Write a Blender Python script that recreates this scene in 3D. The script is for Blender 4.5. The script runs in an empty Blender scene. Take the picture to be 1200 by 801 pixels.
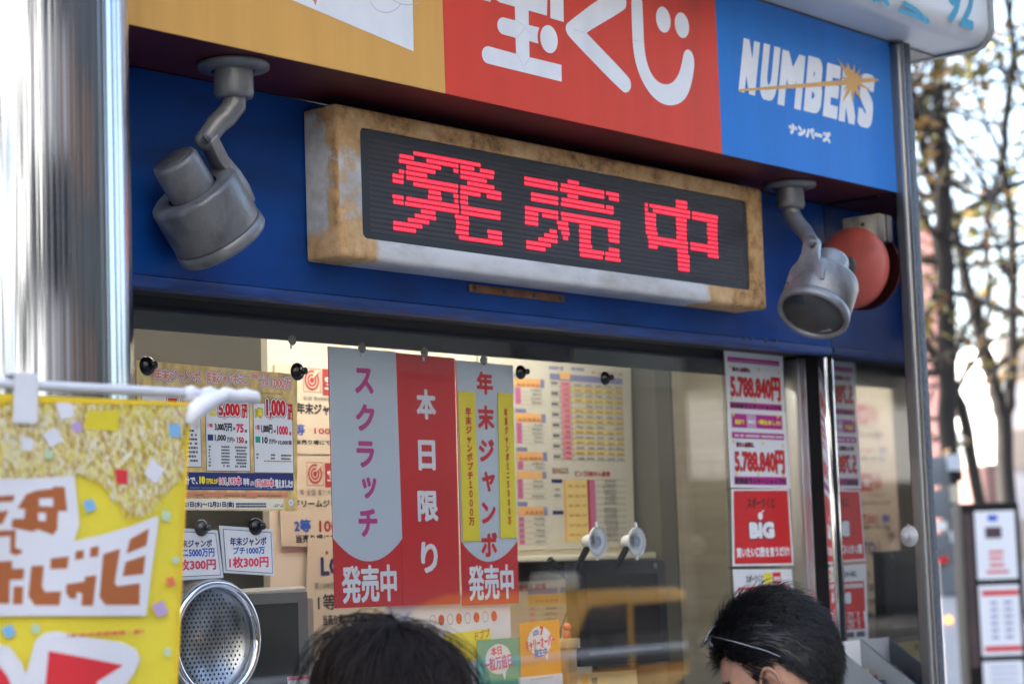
import bpy, bmesh, math, random
from mathutils import Vector, Matrix, Quaternion
R = math.radians
rnd = random.Random(7)
S = bpy.context.scene
COL = S.collection

# ------------------------------------------------------------------ camera
CAM = Vector((0.0, -2.75, 1.55))
FPX, YAW, PITCH, ROLL = 2506.9, 0.87677372, 0.10365466, -0.03526254
_f = Vector((math.sin(YAW)*math.cos(PITCH), math.cos(YAW)*math.cos(PITCH), math.sin(PITCH)))
_r = Vector((math.cos(YAW), -math.sin(YAW), 0)); _u = _r.cross(_f)
RT = _r*math.cos(ROLL) + _u*math.sin(ROLL)
UP = _u*math.cos(ROLL) - _r*math.sin(ROLL)
FW = _f
cd = bpy.data.cameras.new('camera'); cam = bpy.data.objects.new('camera', cd); COL.objects.link(cam)
cam.matrix_world = Matrix(((RT.x, UP.x, -FW.x, CAM.x), (RT.y, UP.y, -FW.y, CAM.y), (RT.z, UP.z, -FW.z, CAM.z), (0, 0, 0, 1)))
cd.sensor_width = 36; cd.lens = FPX/1200*36; cd.clip_start = 0.05; cd.clip_end = 2000
cd.dof.use_dof = True; cd.dof.focus_distance = 3.9; cd.dof.aperture_fstop = 4.2
S.camera = cam

# ------------------------------------------------------------------ light
SUN_EL, SUN_AZ = R(38), R(-38)          # azimuth measured from +Y towards +X
w = bpy.data.worlds.new('World'); S.world = w; w.use_nodes = True
nt = w.node_tree; bg = nt.nodes['Background']; sky = nt.nodes.new('ShaderNodeTexSky')
sky.sky_type = 'NISHITA'; sky.sun_disc = False; sky.sun_elevation = SUN_EL; sky.sun_rotation = SUN_AZ
sky.air_density = 1.0; sky.dust_density = 5.0
nt.links.new(sky.outputs[0], bg.inputs[0]); bg.inputs[1].default_value = 0.15
sl = bpy.data.lights.new('sun', 'SUN'); sl.energy = 3.0; sl.angle = R(0.5); sl.color = (1, .95, .88)
so = bpy.data.objects.new('sun', sl); COL.objects.link(so)
sd = Vector((math.sin(SUN_AZ)*math.cos(SUN_EL), math.cos(SUN_AZ)*math.cos(SUN_EL), math.sin(SUN_EL)))
so.rotation_euler = sd.to_track_quat('Z', 'Y').to_euler(); so.location = sd*30
S.view_settings.view_transform = 'Standard'; S.view_settings.look = 'None'
S.view_settings.exposure = 2.9; S.view_settings.gamma = 1

# ------------------------------------------------------------------ helpers
def ray(px, py): return RT*((px-600)/FPX) - UP*((py-400.5)/FPX) + FW
def at(px, py, y):                       # photo pixel -> point on the plane Y = y
    d = ray(px, py); return CAM + d*((y-CAM.y)/d.y)
def atx(px, py, x):
    d = ray(px, py); return CAM + d*((x-CAM.x)/d.x)
def atz(px, py, z):
    d = ray(px, py); return CAM + d*((z-CAM.z)/d.z)
def att(px, py, t): return CAM + ray(px, py)*t
def sdir(ix, iy, iz):                    # direction given by its look: right, down, away
    return (RT*ix - UP*iy + FW*iz).normalized()
def lin(h):
    h = h.lstrip('#'); o = []
    for i in (0, 2, 4):
        c = int(h[i:i+2], 16)/255; o.append(c/12.92 if c <= .04045 else ((c+.055)/1.055)**2.4)
    return tuple(o)

MATS = {}
def M(name, col, rough=.5, metal=0., spec=.5, var=.06, scale=6., stretch=(1, 1, 1), bump=0., bscale=80., bstretch=(1, 1, 1), coat=0., rvar=.0, dirt=None, dirt_amt=.0, dscale=9., dstretch=(1, 1, .25), emit=None, estr=0., trans=0.):
    if name in MATS: return MATS[name]
    if isinstance(col, str): col = lin(col)
    m = bpy.data.materials.new(name); m.use_nodes = True; t = m.node_tree; N = t.nodes; L = t.links
    b = N['Principled BSDF']
    b.inputs['Roughness'].default_value = rough; b.inputs['Metallic'].default_value = metal
    b.inputs['Specular IOR Level'].default_value = spec; b.inputs['Coat Weight'].default_value = coat
    b.inputs['Base Color'].default_value = (*col, 1)
    tc = N.new('ShaderNodeTexCoord')
    def noise(sc, st, det=4):
        mp = N.new('ShaderNodeMapping'); mp.inputs['Scale'].default_value = st
        nz = N.new('ShaderNodeTexNoise'); nz.inputs['Scale'].default_value = sc; nz.inputs['Detail'].default_value = det
        L.new(tc.outputs['Object'], mp.inputs[0]); L.new(mp.outputs[0], nz.inputs['Vector']); return nz
    last = None
    if var > 0:
        nz = noise(scale, stretch); mx = N.new('ShaderNodeMix'); mx.data_type = 'RGBA'
        mr = N.new('ShaderNodeMapRange'); mr.inputs[1].default_value = .3; mr.inputs[2].default_value = .7
        L.new(nz.outputs[0], mr.inputs[0]); L.new(mr.outputs[0], mx.inputs[0])
        mx.inputs[6].default_value = (*[c*(1-var) for c in col], 1); mx.inputs[7].default_value = (*[min(1, c*(1+var)) for c in col], 1)
        last = mx
    if dirt_amt > 0:
        nz = noise(dscale, dstretch, 6); mr = N.new('ShaderNodeMapRange'); mr.inputs[1].default_value = .5; mr.inputs[2].default_value = .75
        mr.inputs[4].default_value = dirt_amt
        L.new(nz.outputs[0], mr.inputs[0]); m2 = N.new('ShaderNodeMix'); m2.data_type = 'RGBA'
        L.new(mr.outputs[0], m2.inputs[0])
        if last: L.new(last.outputs[2], m2.inputs[6])
        else: m2.inputs[6].default_value = (*col, 1)
        m2.inputs[7].default_value = (*(lin(dirt) if isinstance(dirt, str) else dirt), 1); last = m2
    if last: L.new(last.outputs[2], b.inputs['Base Color'])
    if rvar > 0:
        nz = noise(scale*1.7, stretch); mr = N.new('ShaderNodeMapRange'); mr.inputs[1].default_value = .3; mr.inputs[2].default_value = .7
        mr.inputs[3].default_value = max(0, rough-rvar); mr.inputs[4].default_value = rough+rvar
        L.new(nz.outputs[0], mr.inputs[0]); L.new(mr.outputs[0], b.inputs['Roughness'])
    if bump > 0:
        nz = noise(bscale, bstretch); bp = N.new('ShaderNodeBump'); bp.inputs['Strength'].default_value = bump; bp.inputs['Distance'].default_value = .01
        L.new(nz.outputs[0], bp.inputs['Height']); L.new(bp.outputs[0], b.inputs['Normal'])
    if emit is not None:
        b.inputs['Emission Color'].default_value = (*(lin(emit) if isinstance(emit, str) else emit), 1); b.inputs['Emission Strength'].default_value = estr
    MATS[name] = m; return m

def glass_mat(name, tint=(1, 1, 1), f0=.06, gain=1.0, rough=0.0, haze=0., hazecol=(.6, .62, .65)):
    if name in MATS: return MATS[name]
    m = bpy.data.materials.new(name); m.use_nodes = True; t = m.node_tree; N = t.nodes; L = t.links
    N.remove(N['Principled BSDF']); out = N['Material Output']
    lw = N.new('ShaderNodeLayerWeight'); lw.inputs['Blend'].default_value = .5
    p = N.new('ShaderNodeMath'); p.operation = 'POWER'; p.inputs[1].default_value = 5
    L.new(lw.outputs['Facing'], p.inputs[0])
    ma = N.new('ShaderNodeMath'); ma.operation = 'MULTIPLY_ADD'; ma.inputs[1].default_value = (1-f0)*gain; ma.inputs[2].default_value = f0*gain; ma.use_clamp = True
    L.new(p.outputs[0], ma.inputs[0])
    tr = N.new('ShaderNodeBsdfTransparent'); tr.inputs[0].default_value = (*tint, 1)
    gl = N.new('ShaderNodeBsdfGlossy'); gl.inputs['Roughness'].default_value = rough; gl.inputs[0].default_value = (1, 1, 1, 1)
    base = tr
    if haze > 0:
        df = N.new('ShaderNodeBsdfDiffuse'); df.inputs[0].default_value = (*hazecol, 1)
        tc = N.new('ShaderNodeTexCoord'); nz = N.new('ShaderNodeTexNoise'); nz.inputs['Scale'].default_value = 3; nz.inputs['Detail'].default_value = 6
        L.new(tc.outputs['Object'], nz.inputs['Vector'])
        mr = N.new('ShaderNodeMapRange'); mr.inputs[1].default_value = .35; mr.inputs[2].default_value = .75; mr.inputs[4].default_value = haze
        L.new(nz.outputs[0], mr.inputs[0])
        mh = N.new('ShaderNodeMixShader'); L.new(mr.outputs[0], mh.inputs[0]); L.new(tr.outputs[0], mh.inputs[1]); L.new(df.outputs[0], mh.inputs[2]); base = mh
    mx = N.new('ShaderNodeMixShader'); L.new(ma.outputs[0], mx.inputs[0]); L.new(base.outputs[0], mx.inputs[1]); L.new(gl.outputs[0], mx.inputs[2])
    L.new(mx.outputs[0], out.inputs[0]); MATS[name] = m; return m

def tag(o, label=None, cat=None, group=None, kind=None):
    if label: o['label'] = label
    if cat: o['category'] = cat
    if group: o['group'] = group
    if kind: o['kind'] = kind
    return o
def thing(name, label, cat, loc=(0, 0, 0), group=None):
    o = bpy.data.objects.new(name, None); COL.objects.link(o); o.location = loc; o.empty_display_size = .05
    return tag(o, label, cat, group)
def adopt(o, parent):
    if parent is not None:
        o.parent = parent
        if parent.type == 'EMPTY' and parent.parent is None:
            o.matrix_parent_inverse = Matrix.Translation(-Vector(parent.location))
    return o

_FONT = {}
def glyphs(s, res=2):
    """outline of a string from the built-in font, as triangles scaled to its own ink box"""
    k = (s, res)
    if k in _FONT: return _FONT[k]
    cu = bpy.data.curves.new('text', 'FONT'); cu.body = s; cu.resolution_u = res
    ob = bpy.data.objects.new('text', cu); COL.objects.link(ob)
    dg = bpy.context.evaluated_depsgraph_get()
    me = bpy.data.meshes.new_from_object(ob.evaluated_get(dg))
    vs = [(v.co.x, v.co.y) for v in me.vertices]; fs = [tuple(p.vertices) for p in me.polygons]
    # face orientation: make all counter-clockwise
    fo = []
    for f in fs:
        a = sum(vs[f[i]][0]*vs[f[(i+1) % len(f)]][1]-vs[f[(i+1) % len(f)]][0]*vs[f[i]][1] for i in range(len(f)))
        fo.append(f if a > 0 else tuple(reversed(f)))
    bpy.data.objects.remove(ob); bpy.data.curves.remove(cu); bpy.data.meshes.remove(me)
    xs = [v[0] for v in vs] or [0, 1]; ys = [v[1] for v in vs] or [0, 1]
    _FONT[k] = (vs, fo, min(xs), max(xs), min(ys), max(ys)); return _FONT[k]

class MB:
    def __init__(s): s.v = []; s.f = []; s.m = []; s.sm = []
    def add(s, vs, fs, mi=0, smooth=False):
        n = len(s.v); s.v += [tuple(v) for v in vs]
        for f in fs: s.f.append(tuple(i+n for i in f)); s.m.append(mi); s.sm.append(smooth)
    def poly(s, pts, mi=0): s.add(pts, [tuple(range(len(pts)))], mi)
    def box(s, x0, x1, y0, y1, z0, z1, mi=0):
        s.add([(x0, y0, z0), (x1, y0, z0), (x1, y1, z0), (x0, y1, z0), (x0, y0, z1), (x1, y0, z1), (x1, y1, z1), (x0, y1, z1)],
              [(0, 3, 2, 1), (4, 5, 6, 7), (0, 1, 5, 4), (1, 2, 6, 5), (2, 3, 7, 6), (3, 0, 4, 7)], mi)
    def slab(s, pts, d, mi=0, mback=None):
        """a polygon given thickness along vector d"""
        n = len(pts); d = Vector(d); a = [Vector(p) for p in pts]; b = [p+d for p in a]
        s.add(a+b, [tuple(range(n))], mi)
        k = mi if mback is None else mback
        s.add(a+b, [tuple(range(2*n-1, n-1, -1))]+[(i, i+n, (i+1) % n+n, (i+1) % n) for i in range(n)], k)
    def tube(s, path, rad, seg=8, mi=0, caps=True, smooth=True):
        path = [Vector(p) for p in path]; n = len(path)
        if not isinstance(rad, (list, tuple)): rad = [rad]*n
        vs = []; fs = []; ref = None
        for i, p in enumerate(path):
            d = (path[min(i+1, n-1)]-path[max(i-1, 0)])
            if d.length < 1e-9: d = Vector((0, 0, 1))
            d.normalize()
            if ref is None:
                ref = d.orthogonal().normalized()
            else:
                ref = ref-d*ref.dot(d)
                ref = ref.normalized() if ref.length > 1e-6 else d.orthogonal().normalized()
            b = d.cross(ref)
            for k in range(seg):
                a = 2*math.pi*k/seg; vs.append(p+(ref*math.cos(a)+b*math.sin(a))*rad[i])
        for i in range(n-1):
            for k in range(seg):
                fs.append((i*seg+k, i*seg+(k+1) % seg, (i+1)*seg+(k+1) % seg, (i+1)*seg+k))
        s.add(vs, fs, mi, smooth)
        if caps and seg > 2:
            s.add(vs[:seg], [tuple(reversed(range(seg)))], mi); s.add(vs[-seg:], [tuple(range(seg))], mi)
    def lathe(s, prof, o, axis, seg=48, mi=0, smooth=True):
        """profile [(radius, height)] turned about axis from o"""
        o = Vector(o); ax = Vector(axis).normalized(); e = ax.orthogonal().normalized(); g = ax.cross(e)
        vs = []; fs = []
        for r, h in prof:
            for k in range(seg):
                a = 2*math.pi*k/seg; vs.append(o+ax*h+(e*math.cos(a)+g*math.sin(a))*max(r, 1e-5))
        for i in range(len(prof)-1):
            for k in range(seg):
                fs.append((i*seg+k, i*seg+(k+1) % seg, (i+1)*seg+(k+1) % seg, (i+1)*seg+k))
        s.add(vs, fs, mi, smooth)
    def ball(s, c, rx, ry=None, rz=None, mi=0, seg=20, rot=None):
        ry = ry or rx; rz = rz or rx; vs = []; fs = []; h = seg//2
        for i in range(h+1):
            t = math.pi*i/h
            for k in range(seg):
                a = 2*math.pi*k/seg; p = Vector((rx*math.sin(t)*math.cos(a), ry*math.sin(t)*math.sin(a), rz*math.cos(t)))
                if rot is not None: p = rot @ p
                vs.append(Vector(c)+p)
        for i in range(h):
            for k in range(seg): fs.append((i*seg+k, (i+1)*seg+k, (i+1)*seg+(k+1) % seg, i*seg+(k+1) % seg))
        s.add(vs, fs, mi, True)
    def build(s, name, mats, parent=None, bevel=0., bseg=2, autosmooth=False, merge=False):
        me = bpy.data.meshes.new(name); me.from_pydata(s.v, [], s.f)
        if not isinstance(mats, (list, tuple)): mats = [mats]
        for m in mats: me.materials.append(m)
        me.polygons.foreach_set('material_index', s.m); me.polygons.foreach_set('use_smooth', s.sm); me.update()
        if bevel or merge:
            bm = bmesh.new(); bm.from_mesh(me); bmesh.ops.remove_doubles(bm, verts=bm.verts, dist=1e-5)
            if bevel:
                es = [e for e in bm.edges if len(e.link_faces) == 2 and e.calc_face_angle(0) > .6]
                bmesh.ops.bevel(bm, geom=es, offset=bevel, segments=bseg, profile=.5, affect='EDGES', clamp_overlap=True)
                for f in bm.faces: f.smooth = True
            bm.to_mesh(me); bm.free()
            if bevel:
                try: me.set_sharp_from_angle(angle=R(40))
                except Exception: pass
        o = bpy.data.objects.new(name, me); COL.objects.link(o)
        return adopt(o, parent)

class Art(MB):
    """flat printed graphics on the plane Y = y, addressed by where the photo shows them; each layer a hair in front of the last"""
    def __init__(s, y, mats, step=.00025):
        super().__init__(); s.y = y; s.mats = mats; s.step = step
    def P(s, px, py, lay=0):
        p = at(px, py, s.y); return Vector((p.x, s.y-.0004-lay*s.step, p.z))
    def mi(s, m):
        if m not in s.mats: s.mats.append(m)
        return s.mats.index(m)
    def rect(s, x0, y0, x1, y1, m, lay=0):
        a = s.P(x0, y0, lay); b = s.P(x1, y1, lay)
        s.poly([(a.x, a.y, b.z), (b.x, a.y, b.z), (b.x, a.y, a.z), (a.x, a.y, a.z)], s.mi(m))
    def quad(s, pts, m, lay=0):
        q = [s.P(*p, lay) for p in pts]
        ar = sum(q[i].x*q[(i+1) % len(q)].z-q[(i+1) % len(q)].x*q[i].z for i in range(len(q)))
        if ar < 0: q.reverse()
        s.poly(q, s.mi(m))
    def frame(s, x0, y0, x1, y1, wd, m, lay=0):
        a = s.P(x0, y0, lay); b = s.P(x1, y1, lay); k = s.mi(m)
        for X0, X1, Z0, Z1 in ((a.x, b.x, a.z-wd, a.z), (a.x, b.x, b.z, b.z+wd), (a.x, a.x+wd, b.z+wd, a.z-wd), (b.x-wd, b.x, b.z+wd, a.z-wd)):
            s.poly([(X0, a.y, Z0), (X1, a.y, Z0), (X1, a.y, Z1), (X0, a.y, Z1)], k)
    def disc(s, cx, cy, r, m, lay=0, ry=None, seg=28, r0=0, a0=0, a1=360):
        c = s.P(cx, cy, lay); ry = ry or r; k = s.mi(m)
        if r0 == 0 and a1-a0 >= 360:
            s.poly([(c.x+r*math.cos(2*math.pi*i/seg), c.y, c.z+ry*math.sin(2*math.pi*i/seg)) for i in range(seg)], k)
        else:
            n = seg
            for i in range(n):
                t0 = R(a0+(a1-a0)*i/n); t1 = R(a0+(a1-a0)*(i+1)/n)
                s.poly([(c.x+r0*math.cos(t0), c.y, c.z+r0*ry/r*math.sin(t0)), (c.x+r*math.cos(t0), c.y, c.z+ry*math.sin(t0)), (c.x+r*math.cos(t1), c.y, c.z+ry*math.sin(t1)), (c.x+r0*math.cos(t1), c.y, c.z+r0*ry/r*math.sin(t1))], k)
    def burst(s, cx, cy, r, m, lay=0, n=36, k=.9, ry=None):
        c = s.P(cx, cy, lay); ry = ry or r
        s.poly([(c.x+r*(1 if i % 2 else k)*math.cos(math.pi*i/n), c.y, c.z+ry*(1 if i % 2 else k)*math.sin(math.pi*i/n)) for i in range(2*n)], s.mi(m))
    def star(s, cx, cy, r, m, lay=0, n=5, k=.42):
        c = s.P(cx, cy, lay)
        s.poly([(c.x+r*(1 if i % 2 == 0 else k)*math.sin(math.pi*i/n), c.y, c.z+r*(1 if i % 2 == 0 else k)*math.cos(math.pi*i/n)) for i in reversed(range(2*n))], s.mi(m))
    def _put(s, g, box, m, bold, lay, sh, rot, n):
        sq = n == 4.5; n = 8 if sq else n
        vs, fs, gx0, gx1, gy0, gy1 = g; X0, X1, Z0, Z1 = box
        sx = (X1-X0)/max(gx1-gx0, 1e-6); sz = (Z1-Z0)/max(gy1-gy0, 1e-6); cxm = (X0+X1)/2; czm = (Z0+Z1)/2
        offs = [(0, 0)]+[(bold*math.cos(2*math.pi*i/n), bold*math.sin(2*math.pi*i/n)) for i in range(n)] if bold > 0 else [(0, 0)]
        if sq: offs = [(a_*bold*.5, b_*bold*.5) for a_ in (-2, -1, 0, 1, 2) for b_ in (-2, 0, 2)]
        k = s.mi(m); yy = s.y-.0004-lay*s.step; ca, sa = math.cos(R(rot)), math.sin(R(rot))
        for j, (ox, oz) in enumerate(offs):
            out = []
            for (a, b) in vs:
                X = X0+(a-gx0)*sx+ox; Z = Z0+(b-gy0)*sz+oz; X += (Z-Z0)*sh
                if rot: X, Z = cxm+(X-cxm)*ca-(Z-czm)*sa, czm+(X-cxm)*sa+(Z-czm)*ca
                out.append((X, yy-j*.00001, Z))
            s.add(out, fs, k)
    def text(s, t, x0, y0, x1, y1, m, bold=0., lay=1, shear=0., rot=0., outline=None, ow=0., n=8, res=2):
        """fit the ink of string t between two photo points (top-left and bottom-right)"""
        a = s.P(x0, y0); b = s.P(x1, y1); box = (a.x+bold, b.x-bold, b.z+bold, a.z-bold); g = glyphs(t, res)
        if outline:
            for q, (om, owd) in enumerate(outline): s._put(g, box, om, bold+owd, lay+q*.6, shear, rot, 12)
            lay += .6*len(outline)
        s._put(g, box, m, bold, lay, shear, rot, n)
    def vtext(s, chars, x0, y0, x1, y1, m, bold=0., lay=1, fill=.92, n=8, wide=1.):
        """characters one under another in equal cells"""
        a = s.P(x0, y0); b = s.P(x1, y1); k = len(chars); h = (a.z-b.z)/k; r = glyphs('国')
        for i, ch in enumerate(chars):
            g = glyphs(ch); top = a.z-h*i; cw = (b.x-a.x)
            sc = h*fill/(r[5]-r[4]); sx = cw/(r[3]-r[2])*wide
            cx0 = (a.x+b.x)/2-(r[2]+r[3])/2*sx; cz0 = top-h/2-(r[4]+r[5])/2*sc
            s._put(g, (cx0+g[2]*sx+bold, cx0+g[3]*sx-bold, cz0+g[4]*sc+bold, cz0+g[5]*sc-bold), m, bold, lay, 0, 0, n)
    def dashes(s, x0, y0, x1, y1, rows, m, lay=1, seed=1, fill=.55, cw=.006, gap=.3):
        """print too small to read: rows of small marks"""
        q = random.Random(seed); a = s.P(x0, y0, lay); b = s.P(x1, y1, lay); h = (a.z-b.z)/rows; k = s.mi(m)
        for i in range(rows):
            zt = a.z-h*i-h*(1-fill)/2; x = a.x
            while x < b.x-cw*.4:
                ww = min(cw*q.uniform(.5, 1.3), b.x-x)
                if q.random() > gap*.5:
                    s.poly([(x, a.y, zt-h*fill), (x+ww*.82, a.y, zt-h*fill), (x+ww*.82, a.y, zt), (x, a.y, zt)], k)
                x += ww
    def stroke(s, pts, wd, m, lay=1, cap=True, closed=False, n=10):
        """thick line with round ends; pts are photo points, wd metres"""
        P_ = [s.P(*p, lay) for p in pts]; k = s.mi(m); yy = P_[0].y
        for j in range(len(P_)-1):
            a, b = P_[j], P_[j+1]; d = Vector((b.x-a.x, 0, b.z-a.z)); 
            if d.length < 1e-9: continue
            d.normalize(); q = Vector((-d.z, 0, d.x))*wd/2; y2 = yy-.00001*(j % 3)
            s.poly([(a.x-q.x, y2, a.z-q.z), (b.x-q.x, y2, b.z-q.z), (b.x+q.x, y2, b.z+q.z), (a.x+q.x, y2, a.z+q.z)], k)
        if cap:
            for j, p in enumerate(P_):
                y2 = yy-.00004-.00001*(j % 2)
                s.poly([(p.x+wd/2*math.cos(2*math.pi*i/12), y2, p.z+wd/2*math.sin(2*math.pi*i/12)) for i in range(12)], k)
    def done(s, name, parent): return s.build(name, s.mats, parent)

def sheet(name, label, cat, corners, y, mat, th=.0012, group=None, curl=0.):
    """a paper or board hung flat at Y = y; corners TL TR BR BL as the photo shows them"""
    b = MB(); p = [at(*c, y) for c in corners]; p = [p[3], p[2], p[1], p[0]]
    b.slab(p, (0, th, 0), 0); o = b.build(name, mat); return tag(o, label, cat, group)
def arc(cx, cy, rx, ry, a0, a1, n=14): return [(cx+rx*math.cos(R(a0+(a1-a0)*i/n)), cy+ry*math.sin(R(a0+(a1-a0)*i/n))) for i in range(n+1)]

# ------------------------------------------------------------------ materials
steel = M('polished steel', (.43, .455, .49), .07, 1, var=.10, scale=8, stretch=(6, 6, .02), rvar=.04, bump=.30, bscale=5.0, bstretch=(15, 15, .02))
mirror = M('mirror steel', (.46, .47, .49), .035, 1, var=.10, scale=4, rvar=.03, stretch=(1, 1, .5), dirt='#2a2c30', dirt_amt=.25, dscale=5)
chrome = M('chrome', (.8, .8, .82), .06, 1, var=.03)
satin = M('satin steel', (.46, .465, .475), .32, 1, var=.06, scale=12, stretch=(6, 6, .1), rvar=.08)
alu = M('aluminium', (.30, .305, .31), .33, 1, var=.05)
satin2 = M('satin trim', (.22, .225, .235), .38, 1, var=.05, scale=10, stretch=(6, 6, .1), rvar=.06)
stone = M('dark granite', (.052, .06, .075), .45, 0, var=.45, scale=160, bump=.5, bscale=120)
bluep = M('blue painted steel', (.002, .056, .27), .45, 0, .28, var=.2, scale=5, rvar=.1, dirt='#161d33', dirt_amt=.55, dscale=7, dstretch=(.6, 1, 2))
blueworn = M('worn blue edge', (.010, .05, .22), .5, 0, var=.35, scale=30, stretch=(.3, 1, 3), dirt='#3a3b40', dirt_amt=.7, dscale=30, dstretch=(.5, 1, 3))
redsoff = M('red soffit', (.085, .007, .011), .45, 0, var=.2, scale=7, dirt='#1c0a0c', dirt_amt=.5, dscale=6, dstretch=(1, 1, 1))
black = M('black rubber', (.008, .008, .009), .6, 0, .2, var=.1)
blackgl = M('black gloss plastic', (.008, .009, .012), .35, 0, .2, var=.1)
darkint = M('dark pelmet', (.018, .017, .016), .6, 0, var=.15)
cream = M('cream board', '#d9d2bd', .6, var=.04)
beige = M('beige interior wall', (.15, .135, .11), .6, var=.06, scale=3)
olive = M('grey interior panel', (.075, .074, .063), .35, var=.08, scale=2, stretch=(5, 5, .4))
olive2 = M('pale interior panel', (.115, .111, .092), .4, var=.08, scale=2, stretch=(5, 5, .4))
glass = glass_mat('window glass', (.95, .96, .96), .05, 1.15, 0., haze=.008)
yelsign = M('yellow sign film', '#dba757', .32, var=.05, scale=3, stretch=(5, 5, .3), dirt='#a87a3c', dirt_amt=.3, dscale=7, dstretch=(2, 2, .25))
redsign = M('red sign film', '#d8432f', .32, var=.05, scale=3, stretch=(5, 5, .3), dirt='#b0432f', dirt_amt=.3, dscale=8, dstretch=(2, 2, .25))
blusign = M('blue sign film', '#1878cf', .32, var=.05, scale=3, stretch=(5, 5, .3), dirt='#2a64a4', dirt_amt=.3, dscale=8, dstretch=(2, 2, .25))
whfilm = M('white film', '#e6eaee', .35, var=.03, scale=20, dirt='#b9c0c6', dirt_amt=.25, dscale=10)
gold = M('gold film', '#d9a75f', .35, var=.04)
seam = M('grey seam', '#aab0b8', .5, var=0)
cyan = M('cyan film', '#1288a8', .35, var=.04)
paper = M('white paper', '#dfe2e4', .5, var=.03, scale=4)
paper2 = M('blue white board', '#c4d0da', .38, var=.03, scale=3)
inkred = M('red ink', '#cf1f24', .45, var=.05, scale=5)
inkpink = M('pink ink', '#c23a86', .45, var=.04)
inkblk = M('black ink', '#1b1b1e', .5, var=0)
inkgrey = M('grey ink', '#6d6d70', .5, var=0)
inkblue = M('blue ink', '#1f55b5', .5, var=0)
inknavy = M('navy ink', '#23306e', .5, var=.04)
inkmag = M('magenta ink', '#b31a88', .45, var=.06)
inkyel = M('yellow ink', '#eedc35', .45, var=.04)
inkteal = M('teal ink', '#12a58c', .45, var=.04)
inkor = M('orange ink', '#eb9a20', .45, var=.04)
inktan = M('tan ink', '#d9a75e', .5, var=.1, scale=40)
inklil = M('lilac ink', '#c9a6c4', .5, var=0)
goldpap = M('gold foil print', '#d9bb77', .45, var=.35, scale=55, stretch=(1, 1, .5), dirt='#e9dfae', dirt_amt=.8, dscale=30, dstretch=(1, 1, .6))
posred = M('logo red', '#a83030', .5, var=.05)
pink = M('pink row', '#d98a9a', .5, var=.05); rose = M('rose row', '#b9648c', .5, var=.05); straw = M('straw row', '#d8c078', .5, var=.06); lav = M('lavender row', '#7d7fa6', .5, var=.05); peach = M('peach row', '#dba86a', .5, var=.06)
metalgrey = M('grey lamp enamel', (.20, .207, .215), .34, .25, var=.14, scale=14, dirt='#23211f', dirt_amt=.75, dscale=16, dstretch=(1, 1, .5), bump=.10, bscale=150)
darkgrey = M('dark grey enamel', (.07, .072, .075), .45, 0, var=.15, scale=14)
asphalt = M('asphalt', (.05, .05, .052), .85, var=.3, scale=60, bump=.3, bscale=200)
paving = M('paving', (.30, .29, .275), .8, var=.12, scale=2, bump=.1, bscale=40, dirt='#5a5650', dirt_amt=.5, dscale=1.5, dstretch=(1, 1, 1))
kerbm = M('kerb stone', (.34, .33, .32), .8, var=.1, scale=6)

# ------------------------------------------------------------------ ground
b = MB(); b.box(-90, 140, -4.5, 160, -.3, 0); tag(b.build('pavement', paving), kind='structure')
b = MB(); b.box(-90, 140, -15.5, -4.65, -.4, -.13); tag(b.build('road', asphalt), kind='structure')
b = MB(); b.box(-90, 140, -4.648, -4.502, -.3, .012); tag(b.build('kerb', kerbm, bevel=.02), kind='structure')
b = MB(); b.box(-90, 140, -60, -15.502, -.3, 0); tag(b.build('far_pavement', M('dark paving', (.09, .09, .088), .8, var=.15, scale=2)), kind='structure')
lm = M('road paint', (.75, .75, .72), .6, var=.12, scale=20)
b = MB()
for i in range(-12, 22): b.poly([(i*6, -10.2, -.126), (i*6+3, -10.2, -.126), (i*6+3, -10.05, -.126), (i*6, -10.05, -.126)])
tag(b.build('road_markings', lm), kind='structure')

# ------------------------------------------------------------------ the booth
booth = thing('ticket_booth', 'lottery ticket booth with blue fascia, wide sales window and mirrored steel side panel', 'booth', (3.3, .8, 0))
ZS = 2.411
b = MB(); b.box(1.97, 2.10, .0, 1.9, 0, 2.9); b.build('side_wall', stone, booth)
b = MB(); b.box(2.102, 4.539, 1.8, 1.9, 0, 2.9); b.build('back_wall', beige, booth)
b = MB(); b.box(1.95, 4.64, .0, 1.92, 2.905, 3.0); b.build('roof', darkint, booth)
b = MB(); b.box(2.102, 4.529, .126, 1.798, .9, .95); b.build('inner_counter', olive2, booth)
b = MB(); b.box(2.102, 4.529, .02, .1, 0, .915); b.build('lower_panel', satin, booth)
b = MB(); b.box(2.102, 4.528, -.22, .124, .917, .955); b.build('counter', satin, booth, bevel=.004)
b = MB(); b.box(2.102, 4.529, .16, 1.798, 2.22, 2.24); b.build('ceiling', M('white ceiling', (.6, .58, .54), .7, var=.04), booth)
# fascia with its lower lip
b = MB(); b.box(2.102, 4.528, 0, .028, 2.056, ZS-.002); fas = b.build('fascia', bluep, booth)
b = MB(); b.box(2.102, 4.527, -.007, .03, 2.034, 2.054)
b.build('fascia_lip', blueworn, fas, bevel=.002)
for px, py in ((872, 396), (880, 397), (897, 399), (909, 399)):
    p = at(px, py, -.007); b = MB(); b.lathe([(.0045, 0), (.0045, .002), (.001, .003)], (p.x, -.007, p.z), (0, -1, 0), 12); b.build('screw', darkgrey, fas)
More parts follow.
